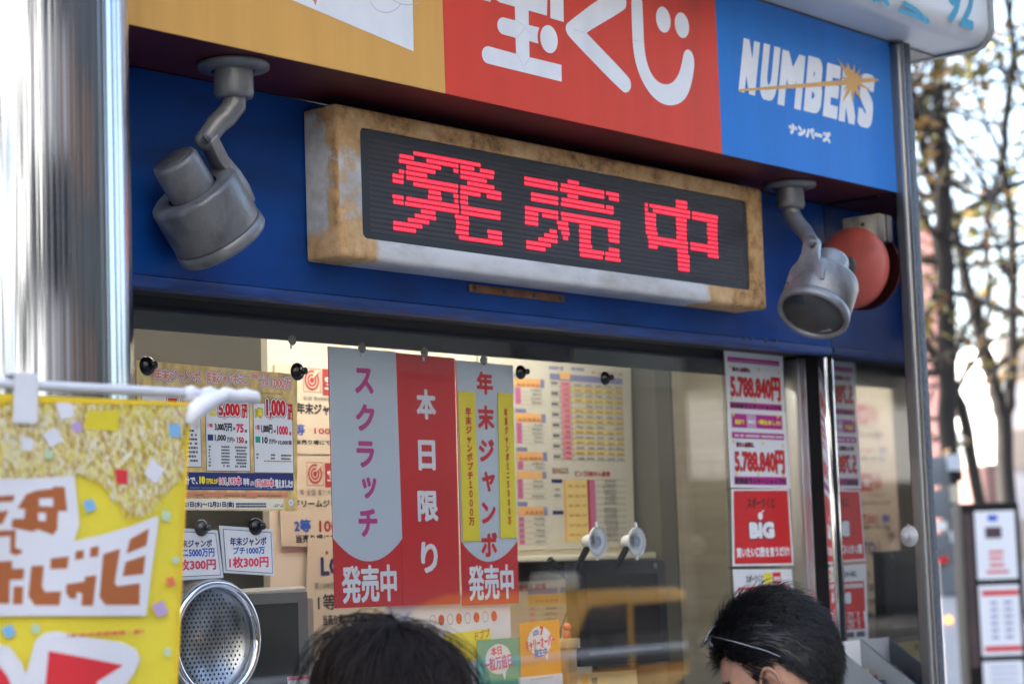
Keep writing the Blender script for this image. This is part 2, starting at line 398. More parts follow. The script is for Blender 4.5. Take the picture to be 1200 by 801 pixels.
# window
b = MB(); b.box(2.102, 4.511, .115, .121, .957, 2.05); b.build('window_pane', glass, booth)
b = MB(); b.box(4.5120, 4.5292, .0665, .126, .957, 2.032); b.box(4.5095, 4.5118, .084, .092, .957, 2.032); b.build('window_frame', satin, booth, bevel=.003, bseg=3)
b = MB(); b.box(4.5170, 4.5292, .0292, .0660, .957, 2.032); b.build('gasket', black, booth)
b = MB(); b.box(4.5100, 4.5292, .0060, .0288, .957, 2.032); b.build('window_frame', chrome, booth, bevel=.004, bseg=3)
b = MB(); b.box(2.102, 4.508, .145, .157, 1.987, 2.238); b.build('pelmet', darkint, booth)
b = MB(); b.box(2.102, 4.508, .030, .1145, 2.040, 2.055); b.build('head_frame', darkint, booth)
# interior walls
b = MB(); b.box(2.105, 4.51, .95, .97, .95, 2.219); b.build('inner_wall', beige, booth)
b = MB(); y = .13
for i, (dy, k) in enumerate(((.10, 1), (.09, 0), (.16, 2), (.05, 0), (.22, 1), (.25, 0), (.5, 1))): b.box(4.5205-.004*(i % 2), 4.5290, y, y+dy-.002, .951, 2.218, k); y += dy
b.build('inner_wall', [olive, olive2, M('tan interior panel', (.19, .17, .12), .5, var=.14, scale=14, stretch=(1, .3, 3))], booth)
# wing wall at the right end: mirror sheet, bright nose, granite cladding
b = MB(); b.box(4.530, 4.534, -.202, .0, .0, ZS-.003); b.build('mirror_panel', mirror, booth)
b = MB(); pts = [(4.536, -.2028), (4.5285, -.2035), (4.5275, -.207), (4.5275, -.224), (4.5285, -.230), (4.5315, -.2345), (4.536, -.2365)]
b.slab([(x, y, 0) for x, y in pts], (0, 0, 2.772), 0); b.build('edge_trim', satin2, booth)
b = MB(); b.box(4.5362, 4.5395, -.2405, -.15, 0, 2.774); b.build('edge_trim', satin, booth)
b = MB(); b.box(4.5400, 4.5750, -.240, 1.92, 0, 2.78); b.build('stone_cladding', stone, booth, bevel=.003)

# lamp tube hidden behind the pelmet: what lights the notice board
tl = thing('fluorescent_lamp', 'fluorescent tube under the booth ceiling, lighting the cream notice board', 'lamp', (3.4, .5, 2.2))
b = MB(); b.box(2.60, 4.2, .38, .44, 2.165, 2.2185); b.build('lamp_body', M('white enamel', (.7, .7, .68), .4), tl)
b = MB(); b.tube([(2.62, .41, 2.145), (4.18, .41, 2.145)], .011, 12)
b.build('tube', M('lit tube', (.9, .9, .85), .5, var=0, emit=(1, .93, .80), estr=4.2), tl)
cl = thing('ceiling_lamp', 'long ceiling light panel just behind the window head, above the counter', 'lamp', (3.4, .55, 2.05))
b = MB(); b.box(2.6, 4.4, .20, .36, 2.195, 2.2185); b.build('lamp_body', MATS['white enamel'], cl)
b = MB(); b.box(2.62, 4.38, .21, .35, 2.188, 2.1945); b.build('diffuser', M('lit diffuser', (.9, .9, .85), .5, var=0, emit=(1, .94, .84), estr=1.1), cl)

# ------------------------------------------------------------------ polished column at the left
b = MB(); b.lathe([(.15, 0), (.15, 3.4)], (1.905, -.26, 0), (0, 0, 1), 96); b.lathe([(.16, 0), (.16, .06), (.151, .065)], (1.905, -.26, 0), (0, 0, 1), 64)
tag(b.build('steel_column', steel), 'polished round steel column rising at the left end of the booth', 'column')

# ------------------------------------------------------------------ big sign over the window
YS = -.209
sg = thing('overhead_sign', 'long overhead sign of yellow, red and blue panels above the display', 'sign', (3.3, -.1, ZS))
b = MB(); b.box(2.10, 4.527, YS+.004, -.001, ZS+.003, 2.776); b.build('sign_box', M('sign box red', (.35, .04, .04), .5, var=.1), sg)
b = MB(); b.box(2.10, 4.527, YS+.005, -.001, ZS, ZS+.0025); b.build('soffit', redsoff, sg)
yp = MB(); yp.box(2.10, 2.8885, YS, YS+.0035, ZS, 2.779); yp = yp.build('yellow_panel', yelsign, sg)
rp = MB(); rp.box(2.889, 3.7815, YS, YS+.0035, ZS, 2.779); rp = rp.build('red_panel', redsign, sg)
bp = MB(); bp.box(3.782, 4.527, YS, YS+.0035, ZS, 2.779); bp = bp.build('blue_panel', blusign, sg)
a = Art(YS, [whfilm])
a.quad([(341, 0), (484.5, 60.5), (482, -55), (341, -80)], whfilm, 1)
hair = M('thin grey line', '#b6bcc4', .5, var=0); lnred = M('faint red line', '#c78a84', .5, var=0)
a.stroke(arc(452, -6, 20, 21, 30, 160), .0014, hair, 2, False); a.stroke(arc(478, -12, 24, 18, 60, 150), .0014, hair, 2, False)
a.quad([(365, -2), (369.5, 7), (372, -2)], lnred, 2)
a.done('white_corner', yp)
# the three large hand drawn characters
a = Art(YS, [whfilm])
def tr(pts): return [(560+x/4.2857, y/4.2857) for x, y in pts]
def chaikin(p, n=2):
    for _ in range(n): p = [q for i in range(len(p)) for q in ((p[i][0]*.75+p[(i+1) % len(p)][0]*.25, p[i][1]*.75+p[(i+1) % len(p)][1]*.25), (p[i][0]*.25+p[(i+1) % len(p)][0]*.75, p[i][1]*.25+p[(i+1) % len(p)][1]*.75))]
    return p
def oval(cx, cy, rx, ry, tilt=-9, n=36):
    c_, s_ = math.cos(R(tilt)), math.sin(R(tilt)); return [(cx+rx*math.cos(2*math.pi*i/n)*c_-ry*math.sin(2*math.pi*i/n)*s_, cy+rx*math.cos(2*math.pi*i/n)*s_+ry*math.sin(2*math.pi*i/n)*c_) for i in range(n)]
a.quad(tr([(50, 233), (36, 236), (25, 246), (19, 262), (19, 282), (26, 302), (38, 316), (55, 322), (420, 411), (418, 327), (190, 271)]), whfilm, 1)
a.quad(tr([(125, 88), (110, 92), (100, 105), (96, 122), (98, 142), (106, 160), (120, 172), (190, 192), (200, 107)]), whfilm, 1.2)
a.quad(tr([(183, -20), (252, -20), (258, 300), (190, 280)]), whfilm, 1.4); a.quad(tr([(245, 124), (310, 141), (310, 222), (245, 204)]), whfilm, 1.6)
a.quad(tr([(80, -20), (92, 2), (110, 14), (345, 80), (348, -20)]), whfilm, 1.8); a.quad(tr([(362, -20), (428, -20), (430, 112), (362, 92)]), whfilm, 1.8); a.quad(tr([(-10, -20), (20, 0), (62, 12), (66, -20)]), whfilm, 1.8)
a.quad(tr(oval(355, 198, 56, 88)), redsign, 2.2); a.quad(tr(oval(355, 198, 43, 71)), whfilm, 2.6)
a.quad(tr(chaikin([(640, -30), (742, -30), (746, 30), (735, 52), (545, 163), (547, 170), (750, 380), (768, 412), (768, 445), (750, 467), (725, 464), (460, 190), (441, 160), (439, 130), (455, 110)])), whfilm, 1)
a.quad(tr(chaikin([(768, -40), (772, 120), (776, 222), (787, 305), (815, 392), (860, 470), (910, 516), (962, 533), (1012, 522), (1048, 488), (1072, 425), (1085, 345), (1086, 300), (1074, 262), (1054, 247), (1036, 258), (1028, 290), (1020, 335), (1004, 382), (978, 416), (944, 428), (904, 414), (870, 375), (846, 312), (833, 232), (829, 100), (822, -40)])), whfilm, 1)
a.quad(tr(oval(930, 100, 36, 66)), whfilm, 1.5); a.quad(tr(oval(1023, 128, 35, 65)), whfilm, 1.5)
for q in ([(672, 35), (684, 38.5)], [(741.5, 47.5), (753, 49.5)], [(604, 60), (611, 74), (614, 83)], [(621, 67), (614, 78)], [(601, 21), (612, 30), (622, 40)], [(605, 45), (614, 34)]):
    a.stroke(q, .0006, seam, 3, False)
a.done('lettering', rp)
a = Art(YS, [whfilm])
for ch_, x0, x1, y0, y1 in (('N', 862.5, 885, 42, 112.5), ('U', 886, 909, 48, 120.5), ('M', 908, 938.5, 55.5, 129.5), ('B', 938.5, 961.5, 62.5, 135), ('E', 961, 981, 71, 140.5), ('R', 979.5, 1002, 76.5, 146.5), ('S', 1001, 1021.5, 82, 152)):
    a.text(ch_, x0, y0, x1, y1, whfilm, .0086 if ch_ != 'M' else .0076, 1, shear=.25, n=4.5, res=5)
a.done('lettering', bp)
a = Art(YS, [gold])
a.quad([(865, 104.8), (865.2, 107.4), (990, 99.8), (1028.5, 95.2), (1029.3, 93.2), (1020, 91.6), (992, 93.6)], gold, 5)
for i_, (tx_, ty_) in enumerate(((980, 68), (990, 74), (992.2, 73), (1000.5, 75), (1008, 80.5), (1013, 86), (1019, 106), (1009, 119.5), (1004, 113), (998.5, 121), (992, 113), (986, 121), (987, 107), (983, 90))):
    dx, dy = tx_-998.8, ty_-95; ln = math.hypot(dx, dy); ox, oy = -dy/ln*3.4, dx/ln*3.4
    a.quad([(998.8+ox, 95+oy), (tx_, ty_), (998.8-ox, 95-oy)], gold, 5.4+.12*i_)
a.quad([(998.8+7.2*math.cos(t*.3927), 95+9.0*math.sin(t*.3927)) for t in range(16)], gold, 7.4)
a.done('star', bp)
a = Art(YS, [whfilm]); a.text('ナンバーズ', 923.5, 142.5, 974, 169, whfilm, .0034, 1); a.done('lettering', bp)

# ------------------------------------------------------------------ upper sign box
us = thing('upper_sign', 'white rounded sign box with turquoise lettering on top of the booth roof edge', 'sign', (4.4, -.2, 2.785))
YF = -.36; b = MB(); pr = []
for i in range(9):
    t = math.pi/2*i/8; pr.append((YF+.05-.05*math.sin(t), 2.835-.05*math.cos(t)))
pr += [(YF, 3.25), (-.02, 3.25), (-.02, 2.785)]
b.slab([(1.9, y, z) for y, z in pr], (2.855, 0, 0)); ub = b.build('sign_box', M('white enamel sign', '#cfd2d4', .35, var=.04, scale=2, dirt='#8e8f90', dirt_amt=.35, dscale=5), us)
try: ub.data.polygons.foreach_set('use_smooth', [True]*len(ub.data.polygons)); ub.data.set_sharp_from_angle(angle=R(40))
except Exception: pass
b = MB(); b.slab([(4.7565, y, z) for y, z in [(YF+.05-.056*math.sin(math.pi/2*i/8), 2.835-.056*math.cos(math.pi/2*i/8)) for i in range(9)]+[(YF-.006, 3.25), (-.02, 3.25), (-.02, 2.779)]], (.022, 0, 0)); b.build('end_cap', M('grey end cap', (.22, .225, .23), .4, var=.1), us)
b = MB(); b.box(1.9, 4.755, -.209, -.03, 2.7805, 2.7840); b.build('bottom_plate', M('grey underside', (.13, .132, .135), .4, .2, var=.15, scale=3), us)
a = Art(YF, [cyan])
a.text('92', 1105, -30, 1140.5, 36.5, cyan, .0045, 1, shear=.22, n=12, res=4)
a.text('ラッキーショップ', 700, -110, 1090, 16, cyan, .0045, 1, shear=.2)
a.done('lettering', us)

# ------------------------------------------------------------------ LED display
def rust_mat():
    m = bpy.data.materials.new('rusting white enamel'); m.use_nodes = True; t = m.node_tree; N = t.nodes; L = t.links; b = N['Principled BSDF']
    tc = N.new('ShaderNodeTexCoord'); sp = N.new('ShaderNodeSeparateXYZ'); L.new(tc.outputs['Object'], sp.inputs[0])
    def math_(op, a, bb, clamp=False):
        n = N.new('ShaderNodeMath'); n.operation = op; n.use_clamp = clamp
        for i, v in enumerate((a, bb)):
            if v is None: continue
            if isinstance(v, (int, float)): n.inputs[i].default_value = v
            else: L.new(v, n.inputs[i])
        return n.outputs[0]
    def rng(v, a, bb, lo=0., hi=1.):
        n = N.new('ShaderNodeMapRange'); n.interpolation_type = 'SMOOTHSTEP'; L.new(v, n.inputs[0])
        for i, q in enumerate((a, bb, lo, hi)): n.inputs[i+1].default_value = q
        return n.outputs[0]
    def noise(sc, det, st=(1, 1, 1)):
        mp = N.new('ShaderNodeMapping'); mp.inputs['Scale'].default_value = st; n = N.new('ShaderNodeTexNoise'); n.inputs['Scale'].default_value = sc; n.inputs['Detail'].default_value = det; n.inputs['Roughness'].default_value = .65
        L.new(tc.outputs['Object'], mp.inputs[0]); L.new(mp.outputs[0], n.inputs['Vector']); return n.outputs[0]
    X, Y, Z = sp.outputs
    n1 = noise(9, 8); n2 = noise(45, 6); n3 = noise(3.2, 3)
    top = rng(Z, 2.335, 2.362)                                     # the upper rail has rusted through its length
    right = rng(X, 3.80, 3.95)                                     # and the right end
    midz = math_('MULTIPLY', rng(Z, 2.150, 2.185), rng(Z, 2.345, 2.31))
    lowl = math_('MULTIPLY', rng(X, 2.86, 2.78), math_('SUBTRACT', 1.02, math_('MULTIPLY', midz, .50)))               # lower left corner
    front = rng(Y, -.070, -.084)
    side = math_('SUBTRACT', 1.0, front)
    # on the left cheek only the border has rusted
    sb = math_('MAXIMUM', rng(Y, -.026, -.085), math_('MAXIMUM', rng(Z, 2.30, 2.385), rng(Z, 2.20, 2.115)))
    lf = math_('MULTIPLY', rng(X, 2.80, 2.76), .62)
    f = math_('MAXIMUM', top, right); f = math_('MAXIMUM', f, lowl)
    cheek = rng(X, 2.731, 2.7275)
    f = math_('ADD', math_('MULTIPLY', f, math_('SUBTRACT', 1.0, cheek)), math_('MULTIPLY', cheek, math_('MULTIPLY', sb, .82)))
    f = math_('ADD', f, math_('MULTIPLY', math_('SUBTRACT', n1, .5), 2.1)); f = math_('ADD', f, math_('MULTIPLY', math_('SUBTRACT', n2, .5), .8))
    mask = rng(f, .42, .72)
    cr = N.new('ShaderNodeValToRGB'); L.new(math_('ADD', math_('MULTIPLY', n2, .45), math_('MULTIPLY', n1, .56)), cr.inputs[0])
    e = cr.color_ramp.elements; e[0].position = .38; e[0].color = (.115, .042, .013, 1); e[1].position = .66; e[1].color = (.66, .46, .255, 1)
    k = cr.color_ramp.elements.new(.5); k.color = (.50, .295, .120, 1)
    mx = N.new('ShaderNodeMix'); mx.data_type = 'RGBA'; L.new(mask, mx.inputs[0]); wm = N.new('ShaderNodeMix'); wm.data_type = 'RGBA'; L.new(rng(math_('ADD', math_('MULTIPLY', n3, .6), math_('MULTIPLY', noise(30, 5, (.3, 1, 1)), .4)), .42, .62), wm.inputs[0]); wm.inputs[6].default_value = (.60, .61, .62, 1); wm.inputs[7].default_value = (.38, .37, .35, 1)
    L.new(wm.outputs[2], mx.inputs[6]); L.new(cr.outputs[0], mx.inputs[7])
    pit = rng(noise(130, 3), .66, .74); m2 = N.new('ShaderNodeMix'); m2.data_type = 'RGBA'
    L.new(math_('MULTIPLY', pit, math_('MULTIPLY', mask, .7)), m2.inputs[0]); L.new(mx.outputs[2], m2.inputs[6]); m2.inputs[7].default_value = (.07, .03, .012, 1)
    L.new(m2.outputs[2], b.inputs['Base Color']); L.new(rng(mask, 0, 1, .34, .78), b.inputs['Roughness'])
    bp = N.new('ShaderNodeBump'); bp.inputs['Strength'].default_value = .35; bp.inputs['Distance'].default_value = .004
    L.new(math_('ADD', math_('MULTIPLY', n2, mask), math_('MULTIPLY', noise(60, 2, (.6, 1, 1)), .25)), bp.inputs['Height']); L.new(bp.outputs[0], b.inputs['Normal'])
    return m
rust = rust_mat()
led = thing('led_display', 'rusting white LED display box with glowing red characters under the overhead sign', 'display', (3.42, 0, 2.11))
LX0, LX1, LZ0, LZ1, LY = 2.727, 4.115, 2.110, 2.390, -.090
b = MB(); b.box(LX0, LX1, LY+.013, -.001, LZ0, LZ1); hs = b.build('housing', rust, led, bevel=.006, bseg=4)
def rrect(x0, x1, z0, z1, r, n=5):
    o = []
    for cx, cz, a0 in ((x1-r, z0+r, 270), (x1-r, z1-r, 0), (x0+r, z1-r, 90), (x0+r, z0+r, 180)):
        for i in range(n+1): a = R(a0+90*i/n); o.append((cx+r*math.cos(a), cz+r*math.sin(a)))
    return o
SX0, SX1, SZ0, SZ1 = 2.786, 4.056, 2.149, 2.354
def ring(b, loops, mi=0, smooth=True):
    n = len(loops[0]); vs = [v for l in loops for v in l]; fs = []
    for i in range(len(loops)-1):
        for k in range(n): fs.append((i*n+k, i*n+(k+1) % n, (i+1)*n+(k+1) % n, (i+1)*n+k))
    b.add(vs, fs, mi, smooth)
b = MB()
L3 = lambda ins, y, r: [(x, y, z) for x, z in rrect(LX0+ins, LX1-ins, LZ0+ins, LZ1-ins, max(r, .003))]
I3 = lambda ins, y, r: [(x, y, z) for x, z in rrect(SX0+ins, SX1-ins, SZ0+ins, SZ1-ins, max(r, .003))]
ring(b, [L3(-.0006, LY+.030, .007), L3(-.0006, LY+.010, .007), L3(.001, LY+.004, .007), L3(.004, LY+.0010, .007), L3(.009, LY, .006), I3(-.002, LY, .014), I3(0, LY+.0015, .012), I3(0, LY+.008, .012)])
bz = b.build('bezel', rust, led)
try: bz.data.set_sharp_from_angle(angle=R(50))
except Exception: pass
scm = M('smoked display cover', (.040, .048, .058), .22, 0, .5, var=.08, scale=3, rvar=.05)
b = MB(); b.poly([(x, LY+.0075, z) for x, z in rrect(SX0-.001, SX1+.001, SZ0-.001, SZ1+.001, .012)]); scr = b.build('screen', scm, led)
# unlit dot rows and the lit characters
unlit = M('unlit dots', (.050, .046, .058), .4, var=.1)
lit = M('lit red dots', (.25, .01, .02), .4, var=0, emit=(1.0, .012, .040), estr=.11)
lit2 = M('lit red dot cores', (.3, .02, .04), .4, var=0, emit=(1.0, .04, .085), estr=.24)
YD = LY+.0070
A0 = at(458.9, 174.7, YD); A1 = at(459.7, 266.9, YD); PIT = (A0.z-A1.z)/15.0
b = MB(); zt = A0.z
for r in range(-4, 20):
    z = zt-r*PIT
    if SZ0+.016 < z < SZ1-.012: b.poly([(SX0+.026, YD, z-PIT*.30), (SX1-.03, YD, z-PIT*.30), (SX1-.03, YD, z+PIT*.30), (SX0+.026, YD, z+PIT*.30)])
b.build('unlit_rows', unlit, led)
CH = {
 'a': (450, 165, 6.16, 55, .18, [(210,695)], [(110,215),(305,535),(550,650),(690,795)], [(105,410),(500,535),(550,790)], [(160,370),(550,740)], [(105,145),(155,310),(600,795)], [(60,140),(160,535),(550,845)], [(60,140),(210,530),(550,695),(740,845)], [(320,410),(500,535),(550,605)], [(315,415),(505,535),(550,605)], [(60,140),(160,540),(555,840)], [(65,140),(150,540),(555,840)], [(265,370),(510,610)], [(220,375),(520,615)], [(170,325),(520,610),(745,850)], [(65,275),(515,610),(750,850)], [(65,230),(540,855)]),
 'b': (600, 190, 6.407, 90, .19, [(415,500)], [(90,340),(365,690),(705,800)], [(90,340),(360,690),(725,800)], [(415,495)], [(140,345),(370,690),(705,760)], [(140,345),(365,760)], [], [(95,345),(365,810)], [(95,195),(225,345),(370,810)], [(95,195),(335,420),(505,590),(720,805)], [(95,195),(345,425),(500,590),(720,805)], [(280,335),(370,430),(505,590),(725,805)], [(240,340),(380,420),(505,590)], [(195,340),(505,600),(725,805)], [(105,290),(505,690),(700,805)], [(105,250),(510,680),(700,815)]),
 'c': (740, 220, 7.625, 110, .17, [(395,495)], [(395,495)], [(115,145),(160,520),(540,770)], [(115,145),(190,520),(540,765)], [(120,215),(395,490),(675,765)], [(120,215),(395,490),(675,765)], [(120,215),(400,490),(675,765)], [(125,220),(400,490),(680,765)], [(125,230),(400,490),(680,770)], [(140,500),(525,770)], [(150,500),(525,770)], [(150,230),(405,500),(680,775)], [(410,515)], [(410,515)], [(412,515)], [(415,515)]),
}
b = MB()
for ck, (ox, oy, sc, u0, sl_, *rows) in CH.items():
    for r, runs in enumerate(rows):
        z = zt-r*PIT
        for (x0, x1) in runs:
            def wx(u):
                py = 165+60/6.16+r*6.0; pxx = ox+u/sc
                lo = oy+(60+r*37.5+sl_*(u-u0))/sc
                return at(pxx, lo, YD).x
            X0, X1 = wx(x0), wx(x1); n = max(1, round((X1-X0)/.0085)); q = (X1-X0)/n
            b.poly([(X0, YD-.0004, z-PIT*.43), (X1, YD-.0004, z-PIT*.43), (X1, YD-.0004, z+PIT*.43), (X0, YD-.0004, z+PIT*.43)], 0)
            for i in range(n):
                cx = X0+q*(i+.5); b.poly([(cx+min(q*.46, .0042)*math.cos(k*math.pi/4), YD-.0007, z+PIT*.29*math.sin(k*math.pi/4)) for k in range(8)], 1)
b.build('lit_characters', [lit, lit2], led)
# rusty plate on the fascia under the display
mp = MB(); p0 = at(550, 333, -.004); p1 = at(662, 354.5, -.004); mp.box(p0.x, p1.x, -.004, -.0005, p1.z, p0.z+.001)
rustp = M('brown rusted steel', (.27, .115, .048), .7, .2, var=.4, scale=25, dirt='#5a3318', dirt_amt=.6, dscale=20, bump=.2)
plate = tag(mp.build('bracket_plate', rustp, bevel=.001), 'narrow brown rusted plate screwed to the blue fascia under the red display', 'plate')
for i in range(4):
    x = p0.x+(p1.x-p0.x)*(.05, .36, .67, .95)[i]; b = MB(); b.lathe([(.006, 0), (.0055, .0018), (.001, .0024)], (x, -.0042, (p0.z+p1.z)/2), (0, -1, 0), 14); b.build('screw', darkgrey, plate)

# ------------------------------------------------------------------ two spot lamps
def spot(label, flange_px, axis, head_px, depth, joint_px, mirror_side, lens_out):
    F = atz(*flange_px, ZS); t = thing('spot_lamp', label, 'spot lamp', (F.x, F.y, ZS), 'spot lamps under the sign')
    b = MB(); b.lathe([(.001, .0), (.060, .0), (.062, .004), (.060, .011), (.036, .014)], (F.x, F.y, ZS-.0005), (0, 0, -1), 48); b.build('flange', metalgrey, t)
    b = MB(); b.lathe([(.033, .008), (.0335, .052), (.031, .060), (.024, .062), (.001, .0625)], (F.x, F.y, ZS), (0, 0, -1), 40); b.build('collar', metalgrey, t)
    C = att(*head_px, depth); J = att(*joint_px, depth-.01)
    ax = axis.normalized()
    # arm: flat cast bar curving from the collar to the joint
    s0 = Vector((F.x, F.y, ZS-.058)); mid = s0.lerp(J, .5)+Vector((0, 0, -.012))*(1)
    pts = [s0, s0+Vector((0, 0, -.014)), s0.lerp(J, .30)+Vector((0, 0, -.012)), s0.lerp(J, .62)+Vector((0, 0, -.002)), J]
    b = MB(); b.tube(pts, [.0205, .0205, .0195, .0185, .0165], 18); b.ball(J, .0185, seg=16); b.build('arm', metalgrey, t)
    # head: outer drum, bored back can
    b = MB(); Rh = .079
    b.lathe([(.045, -.042), (.072, -.044), (.0765, -.041), (.079, -.034), (.0785, -.032), (.079, -.030), (.079, .040), (.0775, .042), (.0775, .0445), (.0805, .046), (.081, .062), (.078, .066), (.0715, .066), (.070, .060), (.069, .045), (.045, .020), (.02, .0)], C, ax, 64); hd = b.build('lamp_head', metalgrey, t)
    b = MB(); b.lathe([(.0776, .0424), (.0788, .0430), (.0788, .0442), (.0776, .0448)], C, ax, 64); b.build('seam_ring', darkgrey, hd)
    b = MB(); b.lathe([(.041, -.036), (.0405, -.098), (.038, -.105), (.033, -.107), (.0325, -.1045), (.001, -.1045)], C, ax, 48); b.build('back_can', metalgrey, t)
    b = MB(); b.lathe([(.0322, -.1055), (.031, -.109), (.001, -.110)], C, ax, 40); b.build('back_cap', darkgrey, t)
    b = MB(); b.lathe([(.0695, .0585), (.04, .0605), (.001, .061)], C, ax, 48); b.build('lens', glass_mat('lamp lens', (.35, .24, .22), .09, 2.0, .02), hd)
    # yoke: cast strap from the joint down to the drum
    up = (J-C); up = (up-ax*up.dot(ax)).normalized(); sd_ = ax.cross(up)
    base = C+up*.079+ax*(-.010); b = MB(); wid = .017
    J2 = J+sd_*0.0
    prof = [(J-ax*.004+up*.018, .012), (J+up*.006, .019), (J.lerp(base, .45), .021), (base-ax*.016, .027), (base+ax*.006, .042), (base+ax*.034-up*.004, .046)]
    vs = []; fs = []
    for p, wv in prof:
        o = (p-C); o = o-ax*o.dot(ax); o = o.normalized() if o.length > 1e-4 else up
        for sgn, th in ((-1, .010), (1, .010), (1, -.010), (-1, -.010)): vs.append(p+sd_*wv*sgn+up*th-(up*(wv*wv/.16) if p != J and wv > .02 else up*0))
    for i in range(len(prof)-1):
        for k in range(4): fs.append((i*4+k, i*4+(k+1) % 4, (i+1)*4+(k+1) % 4, (i+1)*4+k))
    fs += [(3, 2, 1, 0), tuple(range(len(vs)-4, len(vs)))]
    b.add(vs, fs); b.build('yoke', metalgrey, t, bevel=.003)
    tocam = (CAM-J).normalized(); b = MB(); b.lathe([(.0085, .0), (.008, .003), (.001, .0032)], J+tocam*.0195, tocam, 20)
    js = b.build('joint_screw', darkgrey, t)
    p = J+tocam*.0228; d_ = (ax+UP*.3).normalized(); d_ = (d_-tocam*d_.dot(tocam)).normalized(); b = MB(); b.tube([p-d_*.0065, p+d_*.0065], .0011, 6); b.build('slot', black, js)
    return t
spot('grey spot lamp turned away, hanging left of the red display', (273.5, 74), sdir(.43, .80, .43), (240, 248), 3.60, (241, 164), 1, False)
spot('grey spot lamp facing out, hanging beside the round red bell', (925, 214.5), sdir(-.34, .76, -.56), (961, 344), 4.74, (953, 287), -1, True)

# ------------------------------------------------------------------ alarm bell on the mirror panel
bell = thing('alarm_bell', 'round faded red alarm bell mounted on the mirrored side panel', 'bell', (4.529, -.10, 2.22))
c = atx(995.5, 313, 4.487)
redb = M('faded red enamel', (.42, .085, .062), .45, var=.12, scale=12, dirt='#2a1512', dirt_amt=.55, dscale=16, dstretch=(1, 1, .6))
prof = [(.001, .012)]+[(.099*math.sin(a), -.014+.026*math.cos(a)) for a in [R(12+78*i/14) for i in range(15)]]+[(.1005, -.017), (.0975, -.017), (.093, -.012), (.06, .002), (.001, .006)]
b = MB(); b.lathe(prof, (c.x, c.y, c.z), (-1, 0, 0), 72); b.build('gong', redb, bell)
b = MB(); b.lathe([(.026, .010), (.026, .014), (.021, .0155), (.001, .0155)], (c.x, c.y, c.z), (-1, 0, 0), 40); hub = b.build('hub_plate', darkgrey, bell)
b = MB(); b.lathe([(.009, .0155), (.009, .024), (.006, .028), (.001, .029)], (c.x, c.y, c.z), (-1, 0, 0), 6, smooth=False); b.build('bolt', M('brass', (.35, .22, .10), .4, .8, var=.2), hub)
b = MB(); b.lathe([(.055, -.029), (.06, -.0415), (.001, -.0418)], (c.x, c.y, c.z), (-1, 0, 0), 40); b.build('base', darkgrey, bell)
b = MB(); q0 = atx(986, 256, 4.50); q1 = atx(1034, 262, 4.50); b.box(4.500, 4.5295, q1.y+.006, q0.y, c.z+.055, q0.z); bx = b.build('junction_box', M('dirty beige enamel', (.33, .30, .25), .55, var=.2, scale=18, dirt='#2a2622', dirt_amt=.8, dscale=22), bell, bevel=.006)
b = MB(); b.lathe([(.005, 0), (.0045, .002), (.001, .0025)], (4.500, (q0.y+q1.y)/2-.002, q0.z-.022), (-1, 0, 0), 14); b.build('screw', black, bx)

# ------------------------------------------------------------------ notice board and papers inside
nb = sheet('notice_board', 'lit cream notice board standing inside the booth behind the hanging strips', 'board', [(313, 385), (739, 422), (744, 652), (318, 790)], .600, cream, .02)
YB = .594
def draw_sheet(name, label, cat, c, y, mat, th=.0012, group=None): return sheet(name, label, cat, c, y, mat, th, group)
tanpap = M('tan paper', '#cfc5ac', .6, var=.04)
def logo(a, x0, y0, x1, y1, xr, yr):
    a.frame(x0, y0, x1, y1, .0012, posred, 1)
    cx, cy = (x0+x1)/2, (y0+y1)/2
    p = a.P(x0, y0); q = a.P(x1, y1); r = min(q.x-p.x, p.z-q.z)*.43
    a.disc(cx, cy, r, posred, 1, r0=r*.78, a0=70, a1=400); a.disc(cx, cy, r*.62, posred, 1, r0=r*.42, a0=70, a1=400); a.disc(cx, cy, r*.27, posred, 1)
    a.stroke([(cx+1, cy-1), (x1-2.5, y0+6)], .0024, posred, 1.5)
    a.rect(x1+1.2, y0+1.0, xr, yr, posred, 1); a.text('宝くじ', x1+4, y0+9, xr-2, yr-7, whfilm, .0006, 2, n=5)
p1 = draw_sheet('winning_poster', 'tan poster with red target logo, upper one beside the left white strip', 'poster', [(322, 426), (440, 437), (442, 533), (326, 531)], YB, tanpap)
a = Art(YB, [posred]); logo(a, 354.7, 430.7, 376, 460.0, 436, 466)
a.text('全国 第688回', 354.4, 463.5, 386, 470, inkgrey, 0, 1)
a.text('年末ジャンボ', 347.0, 471, 406, 487.5, inkblk, .0011, 1); a.text('1等', 340, 496, 357.5, 510, inkblue, .0005, 1); a.text('100,000円', 368, 500.5, 425, 511, posred, .0005, 1)
a.text('当売り場にて販売しました', 346, 514.5, 428, 522.5, inkblk, .0005, 1, n=5); a.done('lettering', p1)
p2 = draw_sheet('winning_poster', 'tan poster with blue and red prize line, lower one beside the left white strip', 'poster', [(326, 533), (442, 535), (444, 639.5), (330, 639.5)], YB-.002, tanpap)
a = Art(YB-.002, [posred]); logo(a, 359, 541, 379, 568.7, 440, 571)
a.text('年 全国 第719回', 351, 573, 392, 580, inkgrey, 0, 1); a.text('ドリームジャンボ', 345, 585.3, 412, 594, inkblk, .0006, 1)
a.text('2等', 344.2, 608, 364.3, 623, inkblue, .0012, 1); a.text('100万円', 373.6, 608, 428, 623.5, posred, .0012, 1); a.text('当売り場にて販売', 346.5, 626, 410, 634.5, inkblk, .0006, 1, n=5); a.done('lettering', p2)
p3 = draw_sheet('winning_poster', 'tan poster with blue capitals and a red star beside the cash terminal', 'poster', [(361, 629.5), (452, 634), (455, 742), (357, 742)], YB-.004, tanpap)
